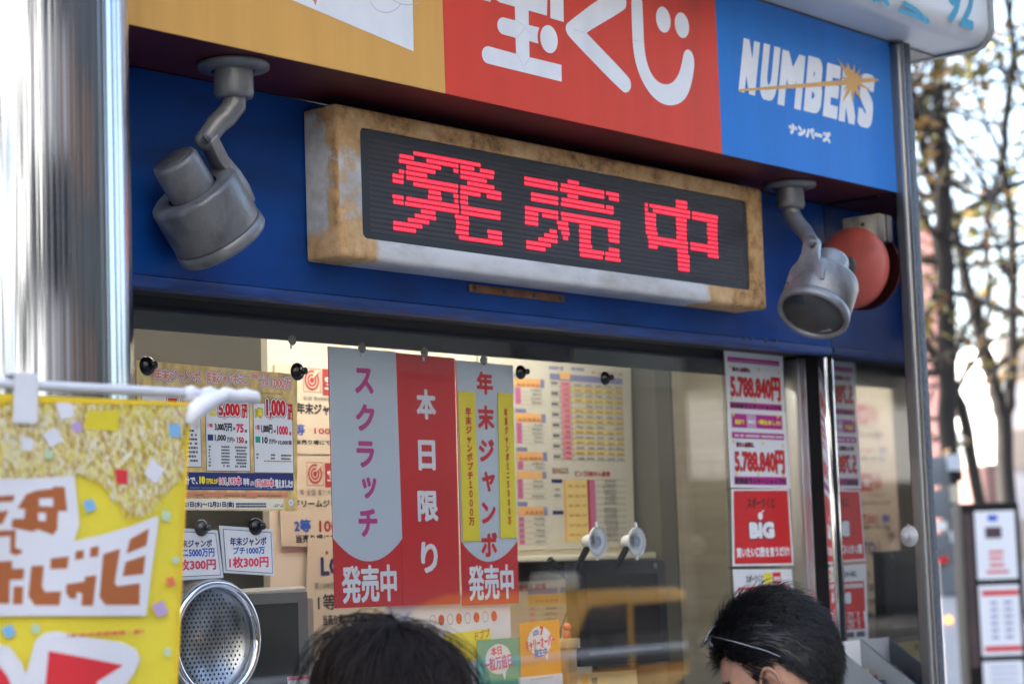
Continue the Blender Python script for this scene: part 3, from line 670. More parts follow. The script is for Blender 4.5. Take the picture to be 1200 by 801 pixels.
a = Art(YB-.004, [inkblue]); a.star(382.7, 647, .0065, posred, 1); a.text('LOTO', 375.3, 652, 432, 672, inknavy, .0022, 1); a.text('第1588回', 368, 682, 392, 689, inkgrey, 0, 1); a.text('1等 100', 372, 696, 425, 712, inkblk, .0005, 1); a.text('当売り場にて販売しました', 378, 720, 450, 728, inkblk, .0005, 1, n=5); a.done('lettering', p3)

def chart(a, x0, y0, x1, y1):
    A, B = a.P(x0, y0), a.P(x1, y1)
    def bx(u0, v0, u1, v1, m, lay=1):
        X0 = A.x+(B.x-A.x)*u0; X1 = A.x+(B.x-A.x)*u1; Z1 = A.z-(A.z-B.z)*v0; Z0 = A.z-(A.z-B.z)*v1; y = a.y-.0004-lay*a.step
        a.poly([(X0, y, Z0), (X1, y, Z0), (X1, y, Z1), (X0, y, Z1)], a.mi(m))
    return bx
def marks(bx, u0, v0, u1, v1, rows, m, seed, cols=1, gap=.2, h=.5):
    q = random.Random(seed)
    for i in range(rows):
        for c in range(cols):
            cu0 = u0+(u1-u0)*c/cols; cu1 = u0+(u1-u0)*(c+1)/cols; n = 5
            L0 = cu0+(cu1-cu0)*q.uniform(.08, .3); L1 = cu1-(cu1-cu0)*.12; v = v0+(v1-v0)*(i+.5)/rows; hh = (v1-v0)/rows*h
            if q.random() < gap*.4: continue
            x = L0
            while x < L1:
                ww = (L1-L0)/n*q.uniform(.35, .8); k = hh*q.uniform(.6, 1); dv = q.uniform(-.15, .15)*hh
                bx(x, v-k/2+dv, min(L1, x+ww*.55), v+k/2+dv, m, 4); x += ww*1.15
chartpap = M('chart paper', '#c2beb0', .4, var=.04)
inkh = M('pencil grey', '#55555a', .6, var=0)
ch = draw_sheet('results_chart', 'large lottery results chart of many striped rows, taped to the notice board', 'chart', [(560, 409), (737, 426), (742, 640), (565, 645)], YB-.001, chartpap)
a = Art(YB-.001, [straw])
bx = chart(a, 644, 437, 733, 541)
bx(0, 0, 1, .075, lav); bx(.13, -.02, .27, .06, peach, 2)
for i in range(15):
    v = .085+i*.0605
    if i % 2: bx(.28, v, 1, v+.055, straw)
    bx(.14, v, .26, v+.055, pink, 1); bx(0, v+.056, 1, v+.0595, inkh, 1.5)
    if i % 2 == 0: bx(0.01, v+.01, .1, v+.04, inkgrey, 1.6)
for u in (.125, .27): bx(u, 0, u+.004, 1, inkh, 3)
marks(bx, .3, .085, 1, 1, 15, inkh, 3, 5); marks(bx, .15, .085, .26, 1, 15, posred, 4, 1)
for px in (643, 668): a.dashes(px, 431-3+(px-643)*.05, px+17, 437-3+(px-643)*.05, 1, lav, 1, px, .8, .004)
a.text('ナンバーズ', 692, 434, 730, 441, posred, .0003, 1, n=4)
bx = chart(a, 602, 437, 641, 541)
for v0, nrow in ((.0, 4), (.40, 5), (.84, 2)):
    bx(0, v0-.0, .35, v0+.045, lav); bx(0.0, v0+.05, 1, v0+.15, peach); bx(.86, v0+.05, 1, v0+.15, lav, 2)
    marks(bx, .05, v0+.1, .85, v0+.15, 1, posred, 5, 5, .1, .8)
    for i in range(nrow):
        v = v0+.16+i*.047; bx(.02, v, .2, v+.045, rose); bx(.0, v+.045, 1, v+.047, inkh, 2); marks(bx, .45, v, .95, v+.045, 1, inkh, int(v*100))
a.text('ビンゴ5抽せん結果', 673, 550.8, 715, 558.5, posred, .0007, 1, n=5); a.text('BINGO5', 647, 547.5, 666, 555, M('brown ink', '#8a5a3c', .5, var=0), .0006, 1, n=5)
bx = chart(a, 646, 561, 735, 633)
bx(.0, 0, .14, .06, inknavy); bx(.0, .5, .14, .56, inknavy); bx(.15, 0, .47, 1, straw); bx(.15, 0, .185, 1, peach, 2); bx(.47, 0, .5, 1, posred, 2); bx(.5, 0, .58, 1, rose)
for i in range(11): bx(.58, i/10-.003, 1, i/10+.003, inkh, 2)
marks(bx, .2, .03, .46, .97, 6, posred, 9, 3, .1, .25); marks(bx, .66, 0, .9, 1, 20, inkh, 10, 1, .1, .7); marks(bx, .02, .12, .12, .3, 2, inkh, 11)
bx = chart(a, 605, 552, 643, 640)
bx(0, .0, 1, .09, peach); bx(.86, 0, 1, .09, lav, 2); bx(0, .40, .33, .46, lav); bx(0, .47, 1, .58, peach); bx(.86, .47, 1, .58, lav, 2)
for i in range(9):
    v = (.10+i*.065) if i < 4 else (.60+(i-4)*.075); bx(.02, v, .2, v+.06, rose); bx(0, v+.061, 1, v+.064, inkh, 2); marks(bx, .45, v, .95, v+.06, 1, inkh, 40+i)
marks(bx, .05, .51, .85, .57, 1, posred, 15, 5, .1, .8)
a.done('printed_rows', ch)
b = MB(); q0 = at(560, 653, .582); q1 = at(742, 641, .582); b.box(q0.x, q1.x, .51, .5996, q0.z-.014, q0.z); tag(b.build('shelf', cream, bevel=.002), 'narrow cream shelf running under the large results chart', 'shelf')
b = MB(); q2 = at(741, 652, .60); b.box(q0.x, q2.x, .582, .5994, q0.z-.060, q0.z-.016); tag(b.build('gap_strip', darkint), 'dark strip put in for the gap below the cream shelf', 'rail')  # dark strip standing in for the gap under the shelf
ch2 = draw_sheet('results_chart', 'smaller results chart below the cream shelf, left of the black monitor', 'chart', [(592, 676), (690, 668), (694, 790), (596, 800)], .593, chartpap)
a = Art(.593, [straw]); bx = chart(a, 618, 681, 690, 745)
bx(0, .12, .5, .22, lav); bx(0, .23, .52, .40, peach); bx(.53, .12, 1, .22, lav); bx(.53, .23, 1, .40, peach, 1)
for i in range(6): bx(0, .48+i*.1, 1, .484+i*.1, inkh, 2); bx(.02, .43+i*.1, .1, .475+i*.1, pink)
marks(bx, .2, .42, .5, 1, 6, inkh, 22); marks(bx, .55, .42, .9, 1, 6, inkh, 23); marks(bx, .1, .3, .5, .38, 1, posred, 24, 5); a.text('抽せん結果', 606, 684, 640, 691, posred, .0005, 1, n=4); a.done('printed_rows', ch2)
# ------------------------------------------------------------------ hanging strips inside the glass
YSS = .127
s1 = sheet('hanging_strip', 'white strip with pink vertical lettering and a red lower end', 'sign strip', [(384.5, 405.6), (463.8, 412), (472.0, 709.2), (392.7, 712.3)], YSS, inkred, .002)
s2 = sheet('hanging_strip', 'all red strip with white vertical lettering, between two white topped strips', 'sign strip', [(464.4, 413), (532.8, 419.4), (539.2, 707), (472.4, 709.2)], YSS, inkred, .002)
s3 = sheet('hanging_strip', 'white topped strip with red vertical lettering and two yellow slips on it', 'sign strip', [(533.8, 421.5), (601, 428), (608.3, 706), (542.3, 709)], YSS, inkred, .002)
def bow(L0, R0, BL, BM, BR, n=14):
    # white field with a bowed lower edge: quadratic through three photo points
    o = [L0, R0]
    for i in range(n+1):
        t = i/n; c = (2*BM[0]-.5*(BL[0]+BR[0]), 2*BM[1]-.5*(BL[1]+BR[1]))
        o.append(((1-t)**2*BR[0]+2*t*(1-t)*c[0]+t*t*BL[0], (1-t)**2*BR[1]+2*t*(1-t)*c[1]+t*t*BL[1]))
    return o
a = Art(YSS, [paper2]); a.quad(bow((384.7, 406), (463.5, 412.3), (390, 630), (432, 657.3), (471.2, 630.6)), paper2, 0)
for chx, bxx in (('ス', (415, 430, 437.7, 461.8)), ('ク', (416, 472.5, 439.4, 505.3)), ('ラ', (417, 516, 439, 547.8)), ('ッ', (423.5, 558.5, 441.5, 584)), ('チ', (419.3, 595.6, 442.6, 628.5))): a.text(chx, *bxx, inkpink, .0026, 1, n=10, res=3)
a.text('発売中', 399.5, 662.5, 465.3, 703.8, whfilm, .0021, 1, n=10, res=3); a.done('lettering', s1)
a = Art(YSS, [whfilm])
for chx, bxx in (('本', (487.2, 455, 511.1, 491.6)), ('日', (489.3, 514.9, 510.5, 551)), ('限', (488.6, 574.4, 513.7, 610.5)), ('り', (492.5, 634.5, 513.3, 670.5))): a.text(chx, *bxx, whfilm, .0025, 1, n=10, res=3)
a.done('lettering', s2)
a = Art(YSS, [paper2]); a.quad(bow((534, 422), (600.8, 428.3), (540.4, 633.8), (573, 657.6), (606.5, 632.8)), paper2, 0)
for chx, bxx in (('年', (557.8, 434.3, 577.8, 462.9)), ('末', (558.9, 474.2, 579.5, 503.6)), ('ジ', (560.4, 513.8, 579.5, 541)), ('ャ', (564.2, 552, 580.5, 575.9)), ('ン', (563.6, 587.8, 581.2, 613.2)), ('ボ', (562.9, 623.2, 583.3, 651.9))): a.text(chx, *bxx, inkred, .0025, 1, n=10, res=3)
a.text('発売中', 548, 662, 602.4, 701, whfilm, .0019, 1, n=10, res=3); a.done('lettering', s3)
for lab, c, t, box in (('yellow slip of red print on the white strip, ending at ten million', [(537, 458.2), (556.5, 459.2), (562.9, 633.4), (543, 634.2)], '年末ジャンボプチ１０００万', (545.1, 476.7, 556.1, 615.8)),
                       ('yellow slip of red print on the white strip, ending at fifty million', [(583.7, 459.7), (601.1, 461.2), (606, 629.6), (586.9, 630.2)], '年末ジャンボミニ５０００万', (590.5, 477.8, 599, 614.7))):
    o = sheet('price_slip', lab, 'paper slip', c, YSS-.003, inkyel, .001, 'yellow slips'); a = Art(YSS-.003, [inkred]); a.vtext(t, *box, inkred, .0008, 1, n=6); a.done('lettering', o)

# ------------------------------------------------------------------ gold poster outside the glass
YG = .1115
gp = sheet('prize_poster', 'gold foil prize poster with three white columns, pinned outside the glass at left', 'poster', [(160, 421.5), (348.4, 438.5), (348.4, 598.5), (163, 597)], YG, goldpap)
a = Art(YG, [paper]); frm = M('brown frame ink', '#8c7a52', .5, var=0); pinkred = M('pink red ink', '#dd3a5a', .45, var=0); salmon = M('salmon ink', '#e08a6a', .45, var=0)
for x0, y0, x1, y1 in ((166, 460, 235.5, 546.5), (240.6, 466, 292.8, 551.5), (296.6, 472, 343.6, 553.5)):
    a.rect(x0-.8, y0-.9, x1+.9, y1+1.1, frm, 0); a.rect(x0, y0, x1, y1, paper, 1)
ol = [(inknavy, .0022), (paper, .0015)]
for t, bx_ in (('年末ジャンボ', (179.5, 431, 235, 449)), ('年末ジャンボミニ', (241, 434, 290.5, 452)), ('1000万', (317, 441, 342, 456.5)), ('年末ジャンボ', (294.5, 437, 315, 445)), ('プチ', (304.5, 446, 315, 454))):
    a.text(t, *bx_, salmon, .0008, 1, outline=ol, n=6)
def redbig(t, bx_): a.text(t, *bx_, inkred, .0016, 2, outline=[(inknavy, .0034), (paper, .0022)], n=8)
redbig('5,000', (255, 471, 281, 490)); a.text('万円', 282, 473, 289.5, 490, inkred, .0008, 3, n=5)
redbig('1,000', (311, 467, 334.5, 491)); a.text('万円', 336, 473, 342.3, 492, inkred, .0008, 3, n=5); redbig('7', (196, 466, 208, 489)); redbig('億円', (210, 468, 232, 490))
a.text('1等', 298.5, 477.5, 307.5, 489.5, inkyel, .0009, 2, outline=[(inkblk, .0008)], n=6); a.dashes(243, 476, 253, 488, 2, inkyel, 2, 5, .8, .004)
a.text('1等', 243, 495.5, 249, 501, pinkred, .0003, 2, n=4); a.text('3,000万円', 251, 495, 271.5, 505.5, inkblk, .0007, 2, n=5); a.text('×', 272.5, 500, 275.5, 504, inkblk, .0004, 2, n=4); a.text('75', 276.3, 496.2, 285.3, 507, pinkred, .0011, 2, n=6); a.text('本', 286.2, 502.5, 289.5, 507, inkblk, .0003, 2, n=4)
a.rect(243, 508.6, 249.5, 516, inknavy, 2); a.text('1,000', 251, 508.6, 264.5, 517.5, inkblk, .0007, 2, n=5); a.text('万円×', 265.2, 512, 275, 518.3, inkblk, .0003, 2, n=4); a.text('150', 277, 511.5, 285.5, 519.2, pinkred, .0009, 2, n=5); a.text('本', 286.4, 515.3, 289.6, 519.8, inkblk, .0003, 2, n=4)
for i in range(7):
    y = 521.3+i*3.7; a.dashes(244, y, 247, y+3, 1, inkh, 2, i, .7, .003); a.dashes(259, y+.5, 269, y+3.6, 1, inkh, 2, i+9, .7, .0035, .1); a.dashes(275+(i % 3), y+1, 289.4, y+4.4, 1, inkh, 2, i+20, .7, .0035, .1)
a.text('1等', 299, 497.3, 304.3, 504, pinkred, .0003, 2, n=4); a.text('1,000円', 305.5, 496.8, 319, 508, inkblk, .0006, 2, n=5); a.text('×', 320, 503, 323, 507, inkblk, .0004, 2, n=4); a.text('1000', 324, 498.3, 337.3, 509.7, pinkred, .0010, 2, n=6); a.text('本', 338, 505, 341.6, 510.4, pinkred, .0004, 2, n=4)
a.rect(298.8, 511, 304.8, 518.4, inkteal, 2); a.text('10', 306.7, 511.3, 313.5, 519.5, inkblk, .0008, 2, n=5); a.text('万円×', 314.3, 514.3, 324.5, 520, inkblk, .0003, 2, n=4); a.text('10,000本', 325.5, 514.8, 342, 521.6, inkblk, .0004, 2, n=4)
for i in range(2):
    y = 530.5+i*3.9; a.dashes(300, y, 303, y+3, 1, inkh, 2, i, .7, .003); a.dashes(317, y+.8, 322.5, y+3.9, 1, inkh, 2, i+9, .7, .0035, .1); a.dashes(329, y+1.4, 341.3, y+4.5, 1, inkh, 2, i+20, .7, .0035, .1)
a.dashes(309, 538.8, 341.4, 541.4, 1, frm, 2, 77, .6, .003, .1); a.dashes(172, 500, 232, 542, 8, inkh, 2, 78, .5, .006)
a.dashes(192, 452, 224, 455, 1, frm, 1, 79, .6, .003, .1); a.dashes(306, 459.5, 331, 462.5, 1, frm, 1, 80, .6, .003, .1)
a.rect(166, 552, 344, 574.2, inknavy, 1)
for t, bx_, m_, bd in (('合計で、', (208, 557.5, 231.5, 567.5), paper, .0007), ('10', (232.8, 557.3, 240.2, 567), inkyel, .0014), ('万円以上が', (240.8, 559.8, 255, 566.8), inkyel, .0005), ('昨年', (284.5, 559.3, 292.2, 569), paper, .0008), ('より', (292.8, 563, 297, 569), paper, .0005), ('増えました!!', (321.5, 561, 343, 571.8), paper, .0008)): a.text(t, *bx_, m_, bd, 2, n=5)
for t, bx_ in (('161,195本', (256.5, 558, 282.5, 568.6)), ('67,680本', (298.3, 560, 320.5, 570.8))): a.text(t, *bx_, pinkred, .0004, 2.5, outline=[(paper, .0016)], n=5)
a.dashes(222, 570, 330, 573, 1, lav, 2, 31, .6, .004, .1)
a.rect(166, 576, 337.5, 582.3, salmon, 1); a.dashes(228, 578, 240, 581.5, 1, frm, 2, 32, .6, .004); a.dashes(263, 578.5, 290, 582, 1, frm, 2, 33, .6, .004); a.dashes(301, 579, 330, 582, 1, frm, 2, 34, .6, .004)
a.rect(166, 584, 332, 596, M('pale gold ink', '#ece6cf', .5, var=0), 1); a.text('11月21日(水)〜12月21日(金)', 205, 587, 274, 594.8, inknavy, .0006, 2, n=5); a.dashes(276, 588.5, 312, 594.6, 2, inknavy, 2, 36, .7, .004, .1); a.dashes(320, 590, 332, 594, 2, frm, 2, 37, .6, .004)
a.disc(340.5, 588.5, .0062, paper, 2); a.star(340.5, 588.5, .003, lav, 3); a.done('printed_panel', gp)

# ------------------------------------------------------------------ price cards outside the glass
YC = .1095
acr = M('clear card sleeve', '#cfd6da', .25, var=.02)
for lab, c, inner, lines in (('price card for fifty million yen tickets, half covered by the yellow banner', [(199, 617.5), (255, 621), (262, 676.5), (201, 680)], [(203, 621.5), (252.6, 624.5), (258.6, 673.3), (203.5, 676)], (('年末ジャンボ', (205, 632, 248.3, 640.7), inknavy, .0006), ('ミニ5000万円', (206, 642.5, 251, 651.8), inkblue, .0006), ('1枚300円', (204.5, 655, 252.8, 667), pinkred, .0009))),
                             ('price card for ten million yen tickets, right of the other price card', [(257, 615.3), (319.3, 619.8), (321.7, 674.2), (262.4, 670.5)], [(261, 619.2), (317.5, 623.2), (319.6, 671.5), (264.5, 668)], (('年末ジャンボ', (269, 629, 312, 638.7), inknavy, .0006), ('プチ1000万', (272.5, 640.4, 310, 648.6), inkblue, .0006), ('1枚300円', (268, 652, 314.6, 664), pinkred, .0009)))):
    o = sheet('price_card', lab, 'card', c, YC, acr, .0015, 'price cards'); a = Art(YC, [paper]); g = .55
    cx = sum(p[0] for p in inner)/4; cy = sum(p[1] for p in inner)/4
    a.quad(inner, inknavy, 0); a.quad([(cx+(p[0]-cx)*.975, cy+(p[1]-cy)*.972) for p in inner], paper, 1)
    for t, bx_, m_, bd in lines: a.text(t, *bx_, m_, bd, 2, n=6)
    a.done('lettering', o)

# ------------------------------------------------------------------ papers at the right of the window
def yen(name, lab, corners, items, y):
    o = sheet(name, lab, 'poster', corners, y, paper, .0012, 'five million yen posters'); a = Art(y, [inkmag]); items(a); a.done('lettering', o); return o
drk = M('dark maroon ink', '#6d1020', .5, var=0); yst = M('pale yellow ink', '#d9d36a', .5, var=0)
def it1(a):
    a.rect(852.3, 400, 912.3, 416.5, M('deep magenta ink', '#8d1648', .5, var=.05), 1); a.dashes(855, 407, 910, 413, 1, inkyel, 2, 3, .6, .006)
    a.rect(852.3, 417.6, 913, 428.8, inkmag, 1); a.dashes(853.5, 421, 912, 427, 1, paper, 2, 41, .8, .006, .1)
    a.text('当せん金額は、', 857.5, 428.8, 879.5, 436.8, drk, .0010, 2, n=5)
    for p in ((855, 429.6), (888.7, 432.9), (912, 436.4), (857, 466.5), (884.5, 468.5), (912.3, 470)): a.star(*p, .0078, yst, 2.5)
    a.text('5.788.840円', 854.9, 438, 914.8, 470, inkred, .0019, 2, outline=[(drk, .0010)], n=8)
    a.rect(855, 470.2, 916.2, 481.4, inkmag, 1); a.text('新銀座ラッキーショップ92', 856, 471.8, 915.7, 480.6, inkblk, .0009, 2, n=5)
def it2(a):
    a.rect(856.9, 484, 916.8, 503, inkmag, 1); a.text('当店で', 860.6, 490.4, 872.2, 497.4, inkyel, .0010, 2, n=5); a.rect(874.3, 485.6, 886.2, 501.4, inklil, 2); a.text('BIG', 876, 491, 884.6, 496.8, whfilm, .0014, 3, outline=[(inkmag, .0010)], n=6); a.text('1等出ました!', 887.8, 491, 914.9, 498.8, inkyel, .0010, 2, n=5)
    for p in ((859, 485), (911, 487.5), (858.8, 517), (893.5, 519), (917, 522)): a.star(*p, .0078, yst if p[1] > 500 else inkyel, 2.5)
    a.rect(857.5, 505.6, 918.7, 515.4, inkmag, 1); a.dashes(858.8, 508, 917.5, 513.6, 1, paper, 2, 42, .8, .006, .1)
    a.text('当せん金額は、', 862.2, 516.8, 884, 524.4, drk, .0010, 2, n=5)
    a.text('5.788.840円', 860, 526, 919.7, 555, inkred, .0019, 2, outline=[(drk, .0010)], n=8)
    for p in ((862.5, 555), (888, 555.5), (917.5, 556)): a.star(*p, .0072, yst, 3)
    a.rect(860.2, 557.8, 921.8, 568, inkmag, 1); a.text('新銀座ラッキーショップ92', 861, 559.2, 921.2, 567.2, inkblk, .0009, 2, n=5)
yen('winning_notice', 'white and magenta notice of big red yen figures, directly under the blue fascia', [(847.6, 399), (916.8, 406), (919.8, 484.3), (853.8, 482)], it1, .1125)
yen('winning_notice', 'white and magenta notice of big red yen figures, just above the red poster', [(853, 481.5), (920.6, 483), (926, 572), (857, 570.8)], it2, .1112)
def it3(a):
    a.quad([(859.4, 574.6), (922.6, 574.4), (927.8, 659.2), (860.8, 660.2)], inkred, 1); a.text('スポーツくじ', 874.8, 582.2, 907.9, 595, inkblk, .0008, 2, n=6)
    a.disc(890.7, 604.2, .0105, whfilm, 2, ry=.0092); a.stroke([(891, 601), (894.5, 597.5)], .003, whfilm, 2.2)
    a.text('BIG', 877.2, 611, 907.6, 630.4, whfilm, .0045, 2, outline=[(inkblk, .0026)], n=10, res=3); a.text('買いたい口数を言うだけ!', 862.5, 641, 925, 651.2, whfilm, .0011, 2, n=6)
rp_ = sheet('sports_poster', 'red poster with white border and bold white capitals, on the glass above a white one', 'poster', [(857.6, 572.6), (924.2, 572.2), (930.2, 661.9), (859, 662.8)], .1125, paper, .0012); a = Art(.1125, [inkred]); it3(a); a.done('lettering', rp_)
wp_ = sheet('sports_poster', 'white poster with a small yellow and a small red square, under the red poster', 'poster', [(859.2, 666.7), (927.8, 666.4), (935, 764), (866, 770)], .1125, paper, .0012)
a = Art(.1125, [inkred]); a.text('スポーツくじ', 873.5, 673.6, 894.3, 681.8, inkblk, .0006, 2, n=5); a.rect(894.9, 671, 904.6, 683, inkyel, 1); a.rect(905.2, 670.5, 915.1, 683.2, inkred, 1); a.text('BIG', 906.6, 675, 914, 680, whfilm, .0012, 2, n=6)
a.rect(864.5, 688, 927, 722, inkred, 1); a.text('BIG', 884, 700, 908, 713, whfilm, .0034, 2, outline=[(inkblk, .0018)], n=8); a.disc(896, 696, .006, whfilm, 2); a.dashes(866.5, 690, 925, 693.5, 1, paper, 2, 50, .8, .006, .1)
for i in range(2): a.text('最高%d億円' % (6-3*i), 868, 726+i*11, 905, 735+i*11, inkred, .0010, 1, n=5)
a.rect(910, 725, 929, 746, inkred, 1); a.dashes(912, 729, 927, 742, 3, paper, 2, 51, .7, .006, .1); a.dashes(870, 750, 930, 754, 1, inkh, 1, 52, .7, .006, .1); a.done('lettering', wp_)

# ------------------------------------------------------------------ cards low in the window
YK = .130
o = sheet('flyer', 'white flyer with a row of red and hollow circles below the red strips', 'flyer', [(452, 700), (597.5, 696), (600, 800), (456, 808)], .140, paper, .001); a = Art(.140, [inkred])
for i in range(8):
    px = 578.8-i*10.3; py = 721.3+i*.75
    if i % 2 == 0: a.disc(px, py, .0092, inkred, 1, ry=.0108)
    else: a.disc(px, py, .0092, inknavy, 1, ry=.0108, r0=.0083)
a.quad([(520, 742.5), (574.5, 735.8), (575.5, 770), (522, 777)], inkyel, 1); a.text('ドブブ', 556, 738, 574, 747, posred, .0005, 2, rot=6, n=5); a.done('lettering', o)
yb2 = YK
o = sheet('promo_card', 'teal card with a white speech burst, in front of the flyer with circles', 'card', [(559, 749.6), (608.9, 746), (611, 815), (561, 820)], yb2, inkteal, .001); a = Art(yb2, [paper])
a.burst(584, 771.5, .0425, paper, 1, 30, .93, .0315); a.quad([(588, 786), (593, 785), (591.5, 797)], paper, 1.3); a.text('本日', 574.6, 757, 587.8, 767, pinkred, .0009, 2, rot=5, n=6); a.text('一粒万倍日', 566, 769.3, 600.2, 782.6, pinkred, .0009, 2, rot=5, n=6); a.done('lettering', o)
o = sheet('promo_card', 'orange card with a white speech burst, left of the small red figurine', 'card', [(608.8, 730), (655, 724.7), (658.2, 788.1), (611, 793.3)], yb2-.003, inkor, .001); a = Art(yb2-.003, [paper])
a.burst(632.4, 750.3, .0415, paper, 1, 30, .93, .0315); a.quad([(638, 766), (642.5, 765), (641, 774)], paper, 1.3); a.text('LOTO', 623.9, 737.8, 631.2, 744, inkblue, .0007, 2, rot=5, n=5); a.text('7', 632, 733, 636.8, 743.8, inkred, .0018, 2, n=6); a.text('キャリーオーバー', 614.8, 746.6, 650.6, 758.6, pinkred, .0011, 2, rot=6, n=6); a.text('発生中', 625.3, 759.6, 641.2, 768.4, inkblue, .0008, 2, rot=5, n=6); a.done('lettering', o)
o = sheet('card_holder', 'small white card holder standing below the orange card', 'holder', [(609.5, 793.5), (659, 788), (662, 830), (612, 836)], yb2-.006, paper, .012); a = Art(yb2-.006, [inkh]); a.stroke([(621, 796), (648, 792.5)], .0008, inkh, 1, False); a.done('edge_line', o)
o = sheet('price_card', 'small white card edged in red, low in front of the cash terminal', 'card', [(337, 792.5), (363, 790), (366, 830), (340, 834)], .135, paper, .001); a = Art(.135, [inkred]); a.rect(337.4, 792.5, 363.2, 794.6, pinkred, 1); a.disc(350, 804, .006, inkh, 1, r0=.0052); a.done('printed_edge', o)
# ------------------------------------------------------------------ suction cups
def cup(px, py, y, r, mat, label, group, side=1, knob=True):
    """side=-1: pressed onto the outer face of the glass, side=1: onto the inner face"""
    c = at(px, py, y); t = thing('suction_cup', label, 'suction cup', (c.x, y, c.z), group)
    b = MB(); s = -1 if side < 0 else 1
    b.lathe([(r, 0), (r, .0015), (r*.96, .004), (r*.72, .008), (r*.5, .010), (r*.42, .011)], c, (0, s, 0), 28); b.build('cup', mat, t)
    b = MB(); b.lathe([(r*.42, .010), (r*.30, .012), (r*.30, .016), (r*.42, .018), (r*.40, .022), (.001, .023)], c, (0, s, 0), 20); b.build('knob', mat, t)
    return t
GR = 'black suction cups on the outer glass'
blk2 = M('black soft vinyl', (.008, .008, .010), .22, 0, var=.1)
cup(172, 428.5, .1112, .0168, blk2, 'black suction cup at the upper left corner of the gold poster', GR, -1)
cup(348, 435.2, .1112, .0168, blk2, 'black suction cup at the upper right corner of the gold poster', GR, -1)
cup(609.5, 436, .1148, .0150, blk2, 'black suction cup right of the strip with yellow slips', GR, -1)
cup(708.5, 443, .1148, .0150, blk2, 'lone black suction cup over the results chart', GR, -1)
cup(235.5, 618, .1090, .0150, M('smoky vinyl', (.06, .06, .06), .2, var=.1), 'smoky grey suction cup holding the fifty million yen price card', GR, -1)
cup(299, 616.5, .1090, .0160, blk2, 'black suction cup holding the ten million yen price card', GR, -1)
gv = M('grey soft vinyl', (.20, .195, .17), .35, var=.1)
for px, py, lab in ((343, 398, 'grey suction cup above the bare lit part of the notice board'), (425, 407, 'grey suction cup at the top of the strip with pink lettering'), (498, 412.5, 'grey suction cup at the top of the all red strip'), (567.5, 421.5, 'grey suction cup at the top of the strip with yellow slips')):
    c = at(px, py, .1215); t = thing('suction_cup', lab, 'suction cup', (c.x, .1215, c.z), 'grey suction cups inside the glass'); b = MB(); b.lathe([(.001, 0), (.0098, 0), (.0105, .001), (.008, .004), (.004, .005), (.004, .009), (.001, .0095)], c, (0, 1, 0), 24); b.build('cup', gv, t)
    b = MB(); b.tube([(c.x, .126, c.z-.009), (c.x, .1255, c.z-.017)], .0022, 8); b.build('hook', M('clear hook', (.75, .76, .74), .2, var=0), t)

# ------------------------------------------------------------------ chrome speaking grille
c = at(250, 749, .107); rr = at(249.5, 678, .107).z-c.z; sp = thing('speaking_grille', 'round chrome ringed speaking grille with perforated plate, right of the yellow banner', 'grille', (c.x, .107, c.z))
b = MB(); tr_ = .0088; b.lathe([(rr-tr_+tr_*math.cos(R(a_)), tr_*math.sin(R(a_))*1.3) for a_ in range(-90, 271, 15)], (c.x, .103, c.z), (0, -1, 0), 96); b.build('chrome_ring', chrome, sp)
b = MB(); b.lathe([(rr-.010, 0), (rr-.012, .030), (.001, .0305)], (c.x, .099, c.z), (0, 1, 0), 64, 0)
hx = .0125; k = 0; rows = int(rr/hx*1.2)
for j in range(-15, 16):
    for i in range(-15, 16):
        x = (i+.5*(j % 2))*hx*.82; z = j*hx*.62
        if x*x+z*z < (rr-.018)**2: b.poly([(c.x+x+.0023*math.cos(2*math.pi*q/10), .1288, c.z+z+.0023*math.sin(2*math.pi*q/10)) for q in range(10)], 1)
b.build('perforated_plate', [satin, M('grille holes', (.015, .015, .015), .6, var=0)], sp)

# ------------------------------------------------------------------ cash terminal
tm = thing('cash_terminal', 'old beige terminal with a dark screen inside the window, behind the chrome grille', 'terminal', (2.35, .12, .95))
YT = .170; tmm = M('aged beige plastic', (.33, .31, .265), .5, var=.06); tms = M('grey bezel plastic', (.12, .12, .108), .5, var=.05)
p = [at(*q, YT) for q in ((262, 693.5), (361.3, 686), (367.5, 800), (267, 815))]; zb = .98
b = MB(); b.slab([(p[0].x, YT, zb), (p[1].x, YT, zb), (p[1].x, YT, p[1].z), (p[0].x, YT, p[0].z)], (0, .13, 0)); b.build('housing', tmm, tm, bevel=.008, bseg=3)
b = MB(); q0 = at(264, 697.5, YT); q1 = at(360, 694, YT); 
b.box(p[0].x+.012, p[1].x-.006, YT-.004, YT-.0005, zb+.05, p[1].z-.010); b.build('bezel', tms, tm, bevel=.003)
b = MB(); b.box(p[0].x+.030, p[1].x-.034, YT-.0055, YT-.0045, zb+.09, p[1].z-.030); b.build('screen', M('dark screen glass', (.020, .021, .016), .08, var=.1), tm)
b = MB(); b.box(p[1].x+.001, p[1].x+.045, YT+.03, YT+.128, zb, p[1].z-.022); b.build('side_unit', tmm, tm, bevel=.006)
b = MB(); b.box(p[0].x-.02, p[1].x+.06, YT-.01, YT+.14, .951, zb-.001); b.build('base', tmm, tm, bevel=.004)

